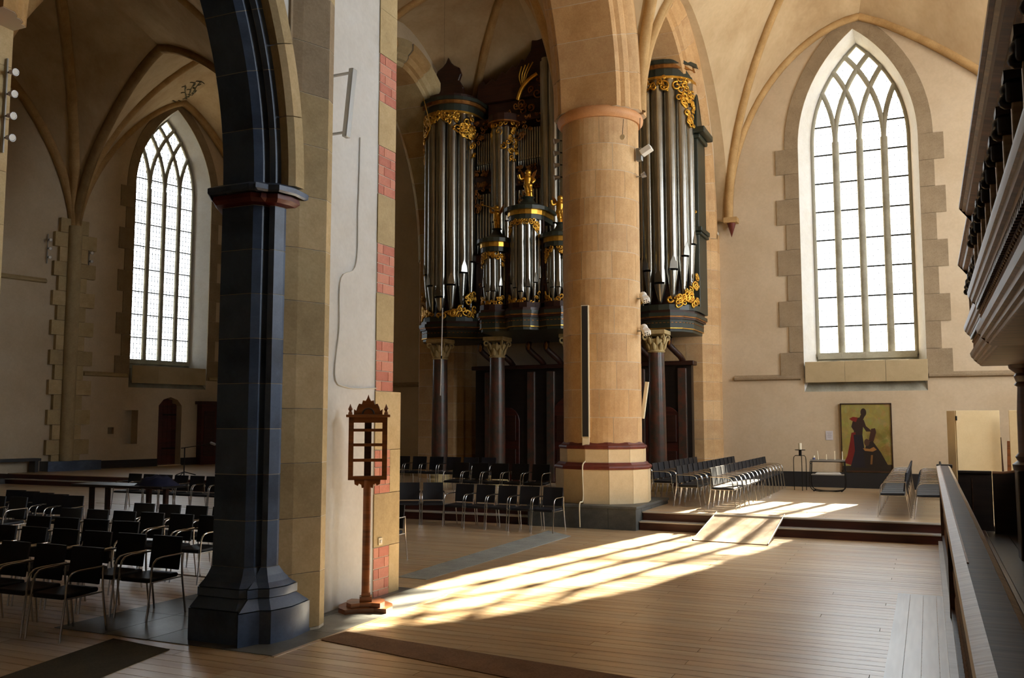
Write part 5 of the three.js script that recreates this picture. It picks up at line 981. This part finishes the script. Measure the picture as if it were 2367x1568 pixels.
// ================================================================== FAR AISLE FURNITURE
{
  const p = onY(425, 1100, PLAT), g = thing('microphone_stand', 'black boom microphone stand on the far aisle platform', 'microphone stand', [p.x, PLAT, p.z]);
  const top = onZ(426, 1035, p.z), h = top.y - PLAT, e = onZ(492, 1026, p.z);
  add('pole', cyl(.016, .016, h, 0, 0, 0, 8), MAT.iron, g); for (let k = 0; k < 3; k++) { const a = k * 2.1 + .4; add('foot', tube([V3(0, .1, 0), V3(Math.sin(a) * .3, .01, Math.cos(a) * .3)], .014, 1, 5), MAT.iron, g); }
  add('boom', tube([V3(-.12, h - .02, 0), V3(e.x - p.x, e.y - PLAT, 0)], .012, 1, 6), MAT.iron, g); add('microphone', boxUV(new THREE.CapsuleGeometry(.035, .12, 4, 8).rotateZ(1.3).translate(e.x - p.x, e.y - PLAT, 0)), MAT.lampGrey, g);
  const b = thing('wall_bench', 'long dark wooden bench against the far aisle wall', 'bench', [LW.x, 0, LW.z], LW.turn);
  add('seat', box2(-7.6, -3.0, .58, .66, .08, .5), MAT.blackWood, b); for (const x of [-7.4, -5.2, -3.15]) add('support', box2(x, x + .1, 0, .58, .12, .46), MAT.blackWood, b); add('plinth', box2(-7.8, -2.85, 0, .14, .02, .6), MAT.blackWood, b);
  const t = thing('trestle_table', 'dark trestle table behind the far chair row', 'table', [-13.2, 0, -12.4]); add('tabletop', rbox(2.2, .04, .6, .01, 0, .55, 0), MAT.blackWood, t); for (const x of [-.9, -.5, .5, .9]) add('leg', box(.07, .53, .07, x, .265, 0), MAT.organBrown, t);
  const cl = thing('folded_cloth', 'crumpled dark blue cloth lying on the trestle table', 'cloth', [-12.5, .57, -12.4]); add('cloth', grid(14, 10, (u, v) => { const x = (u - .5) * .8, z = (.5 - v) * .5, r = Math.max(0, 1 - (x * x / .16 + z * z / .0625)); return V3(x, .004 + .2 * Math.sqrt(r) * (.8 + .2 * Math.sin(u * 17) * Math.cos(v * 13)), z); }), flat(26, 32, 62, .8), cl);
}

// ================================================================== BALUSTRADE AND CANOPIED STALL
{
  const g = thing('balustrade', 'long oak balustrade with turned balusters and a broad worn top rail', 'balustrade');
  const x0 = .1, x1 = .25, zA = -14.05, zB = -1.2, top = 1.1;
  add('top_rail', sweep([V3(0, 0, zA), V3(0, 0, zB)], [[x0 - .015, top - .1], [x0 + .005, top - .07], [x0 - .005, top - .05], [x0 - .02, top - .03], [x0 - .015, top - .012], [x0 + .012, top - .004], [x0 + .03, top], [x1 - .02, top], [x1, top - .012], [x1 + .012, top - .03], [x1, top - .06], [x1 - .01, top - .1]], V3(1, 0, 0), V3(0, 1, 0)), MAT.railTop, g);
  add('worn_edge', sweep([V3(0, 0, zA), V3(0, 0, zB)], [[x0 - .022, top - .03], [x0 - .017, top - .01], [x0 + .012, top - .001], [x0 + .028, top + .003], [x0 + .028, top - .01], [x0 - .01, top - .04]], V3(1, 0, 0), V3(0, 1, 0)), MAT.wornAndHighlight, g);
  add('worn_edge', sweep([V3(0, 0, zA), V3(0, 0, zB)], [[x1 - .022, top + .002], [x1 + .002, top - .01], [x1 + .014, top - .03], [x1 + .002, top - .05], [x1 - .022, top - .01]], V3(1, 0, 0), V3(0, 1, 0)), MAT.wornAndHighlight, g);
  add('rail_fillet', box2(x0 + .028, x0 + .036, top, top + .006, zA, -4.4), MAT.oak, g);
  add('bottom_rail', box2(x0 + .02, x1 - .02, .08, .16, zA, zB), MAT.darkOak, g); add('base_board', box2(x0 - .03, x1 + .03, 0, .08, zA + .1, zB), MAT.plankGrey, g);
  const bal = lathe([[.0, .16], [.028, .16], [.028, .24], [.018, .27], [.03, .36], [.033, .45], [.02, .6], [.016, .72], [.026, .76], [.016, .8], [.028, .88], [.028, 1.0]], 8);
  for (let z = zA + .25; z < zB - .05; z += .125) add('baluster', bal, MAT.railOak, g).position.set((x0 + x1) / 2, 0, z);
  for (const z of [zA + .05, -8.6]) add('post', box2(x0 + .01, x1 - .01, 0, top - .08, z - .05, z + .05), MAT.darkOak, g);
  add('end_cap', rbox(x1 - x0 + .05, .05, .1, .01, (x0 + x1) / 2 + .01, top - .01, zA + .02), MAT.blackWood, g);
}
{
  const g = thing('canopied_stall', 'dark carved wooden stall with a heavy moulded canopy beside the balustrade', 'stall');
  const xb = 2.9;
  // floor deck and benches behind the balustrade
  for (let k = 0; k < 9; k++) add('deck_plank', box2(.62 + k * .24, .62 + k * .24 + .234, .2, .3, -13.4, -1), MAT.blackWood, g);
  add('deck_edge', rbox(.05, .12, 12.4, .01, .6, .25, -7.2), MAT.darkOak, g); add('deck_riser', box2(.58, 2.8, 0, .2, -13.4, -1), MAT.blackWood, g);
  add('end_panel', [box2(.34, .74, 0, 1.02, -13.75, -13.69), box2(.34, .74, 1.02, 1.05, -13.77, -13.67)], MAT.blackWood, g);
  add('end_panel_line', box2(.5, .51, .3, .95, -13.69, -13.685), MAT.darkOak, g);
  const arm = extrude([[.72, 0], [1.6, 0], [1.6, 1.3], [1.25, 1.3], [1.15, 1.16], [1.0, 1.07], [.84, 1.04], [.72, 1.04]], .09).translate(0, 0, -13.2);
  add('curved_end', arm, MAT.blackWood, g);
  add('curved_capping', tube([V3(.72, 1.05, -13.15), V3(.86, 1.05, -13.15), V3(1.0, 1.08, -13.15), V3(1.15, 1.17, -13.15), V3(1.25, 1.31, -13.15)], .03, 20, 6), MAT.railOak, g);
  add('desk_rail', rbox(.1, .14, 11, .02, 1.2, 1.22, -7.6), MAT.railOak, g); add('desk_front', box2(1.17, 1.23, .3, 1.16, -13.1, -2), MAT.blackWood, g);
  add('back_wall', box2(xb, xb + .08, 0, 2.36, -11, -1), MAT.blackWood, g);
  // columns under the canopy
  for (const z of [-10.85, -6.0]) { const c = new THREE.Group(); c.name = 'column'; c.position.set(.98, 0, z); g.add(c); add('pedestal', rbox(.34, 1.2, .34, .02, 0, .6, 0), MAT.blackWood, c); add('column_base', lathe([[0, 1.2], [.19, 1.2], [.2, 1.26], [.15, 1.3], [.17, 1.34], [.14, 1.38]], 16), MAT.organBrown, c); add('column_shaft', lathe([[.14, 1.38], [.135, 1.8], [.12, 2.06]], 16), MAT.organBrown, c); add('capital', lathe([[.12, 2.06], [.15, 2.08], [.13, 2.11], [.15, 2.17], [.13, 2.2], [.19, 2.25], [.2, 2.3]], 16), MAT.organBrown, c); }
  // canopy: two lengths, the nearer one standing a little further forward
  for (const [zA, zB, x, n] of [[-11.0, -8.05, .43, 0], [-8.05, -.8, .36, 1]]) {
    const c = new THREE.Group(); c.name = n ? 'forward_canopy' : 'canopy'; g.add(c);
    const run = (name, prof, m, za = zA, zb = zB) => add(name, sweep([V3(0, 0, za), V3(0, 0, zb)], prof, V3(1, 0, 0), V3(0, 1, 0)), m, c);
    run('lower_moulding', [[x + .12, 2.29], [x + .1, 2.3], [x + .095, 2.32], [x + .075, 2.325], [x + .07, 2.35], [x + .045, 2.355], [x + .04, 2.38], [x + .02, 2.39], [x + .01, 2.43], [x + .1, 2.43], [xb, 2.43], [xb, 2.29]], MAT.railOak);
    run('carved_frieze', [[x + .07, 2.43], [x + .07, 2.58], [xb, 2.58], [xb, 2.43]], MAT.darkOak);
    const lv = []; for (let z = zA + .06; z < zB - .03; z += .085) { lv.push(boxUV(new THREE.SphereGeometry(.042, 6, 5).scale(.4, 1.5, .8).translate(x + .06, 2.505, z))); lv.push(boxUV(new THREE.SphereGeometry(.02, 5, 4).translate(x + .05, 2.55, z + .042))); } add('leaf_carving', lv, MAT.railOak, c);
    run('middle_moulding', [[x + .06, 2.58], [x + .04, 2.59], [x + .035, 2.61], [x + .015, 2.615], [x + .01, 2.635], [x - .01, 2.64], [x - .018, 2.665], [x - .03, 2.67], [x - .038, 2.7], [x - .038, 2.72], [x + .1, 2.74], [xb, 2.74], [xb, 2.58]], MAT.railOak);
    const dn = []; for (let z = zA + .04; z < zB; z += .07) dn.push(box(.03, .035, .04, x + .035, 2.595, z)); stuff(add('dentils', dn, MAT.darkOak, c));
    // open arcade of small posts with carved heads
    for (let z = zA + .15; z < zB - .1; z += .5) { const q = new THREE.Group(); q.name = 'gallery_post'; q.position.set(x + .06, 0, z); c.add(q); add('shaft', rbox(.045, .34, .05, .008, -.02, 2.91, 0), MAT.wornAndHighlight, q); add('carved_head', [rbox(.09, .1, .085, .02, -.02, 3.115, 0), boxUV(new THREE.TorusGeometry(.022, .015, 6, 10).translate(-.055, 3.08, 0)), boxUV(new THREE.SphereGeometry(.03, 7, 6).translate(-.055, 3.13, 0)), box(.12, .04, .12, -.01, 3.18, 0)], MAT.blackWood, q); }  // shafts are pale because their bright highlights are put into the colour
    add('back_board', box2(x + .2, x + .24, 2.74, 3.2, zA, zB), MAT.blackWood, c);
    run('cornice', [[x + .08, 3.2], [x + .08, 3.23], [x + .065, 3.235], [x + .065, 3.26], [x + .045, 3.27], [x + .04, 3.295], [x + .02, 3.3], [x + .02, 3.33], [x - .02, 3.34], [x - .03, 3.365], [x - .05, 3.375], [x - .05, 3.39], [x - .07, 3.395], [x - .07, 3.425], [x, 3.44], [x + .5, 3.44], [x + .5, 3.2]], MAT.railOak);
    add('roof', box2(x + .02, xb, 3.4, 3.44, zA, zB), MAT.blackWood, c);
  }
  { const q = [[2325, 64], [2362, 56], [2362, 330], [2300, 330], [2316, 122]].map(([x, y]) => onZ(x, y, -8.6)).map((v) => [v.x, Math.max(3.43, v.y)]); add('pediment_block', extrude(q, .12, { bevel: .01 }).translate(0, 0, -8.72), MAT.railOak, g); }
  // upright panel and bracket standing on the canopy
  { const q = [[2306, 124], [2336, 125], [2336, 440], [2272, 440]].map(([x, y]) => onZ(x, y, -9.2)).map((v) => [v.x, Math.max(3.43, v.y)]); add('top_panel', extrude(q, .06, { bevel: .006 }).translate(0, 0, -9.26), MAT.organGreen, g); }
  add('top_bracket', [tube([V3(.52, 3.43, -9.9), V3(.53, 4.12, -9.9)], .012, 1, 6), tube([V3(.5, 4.02, -9.9), V3(.62, 4.02, -9.9)], .014, 1, 6), tube([V3(.56, 3.43, -9.9), V3(.58, 4.16, -9.9)], .02, 1, 6)].map((q) => boxUV(q)), MAT.iron, g);
}

// ================================================================== one drawing unit is 1.27 m: turn the whole place, its lights and the viewpoint into metres
const METRES = 1.27;
for (const o of scene.children) {
  o.position.multiplyScalar(METRES);
  if (o.isRectAreaLight) { o.width *= METRES; o.height *= METRES; } else if (!o.isLight) o.scale.multiplyScalar(METRES);
}
camera.position.multiplyScalar(METRES);
renderer.render(scene, camera);
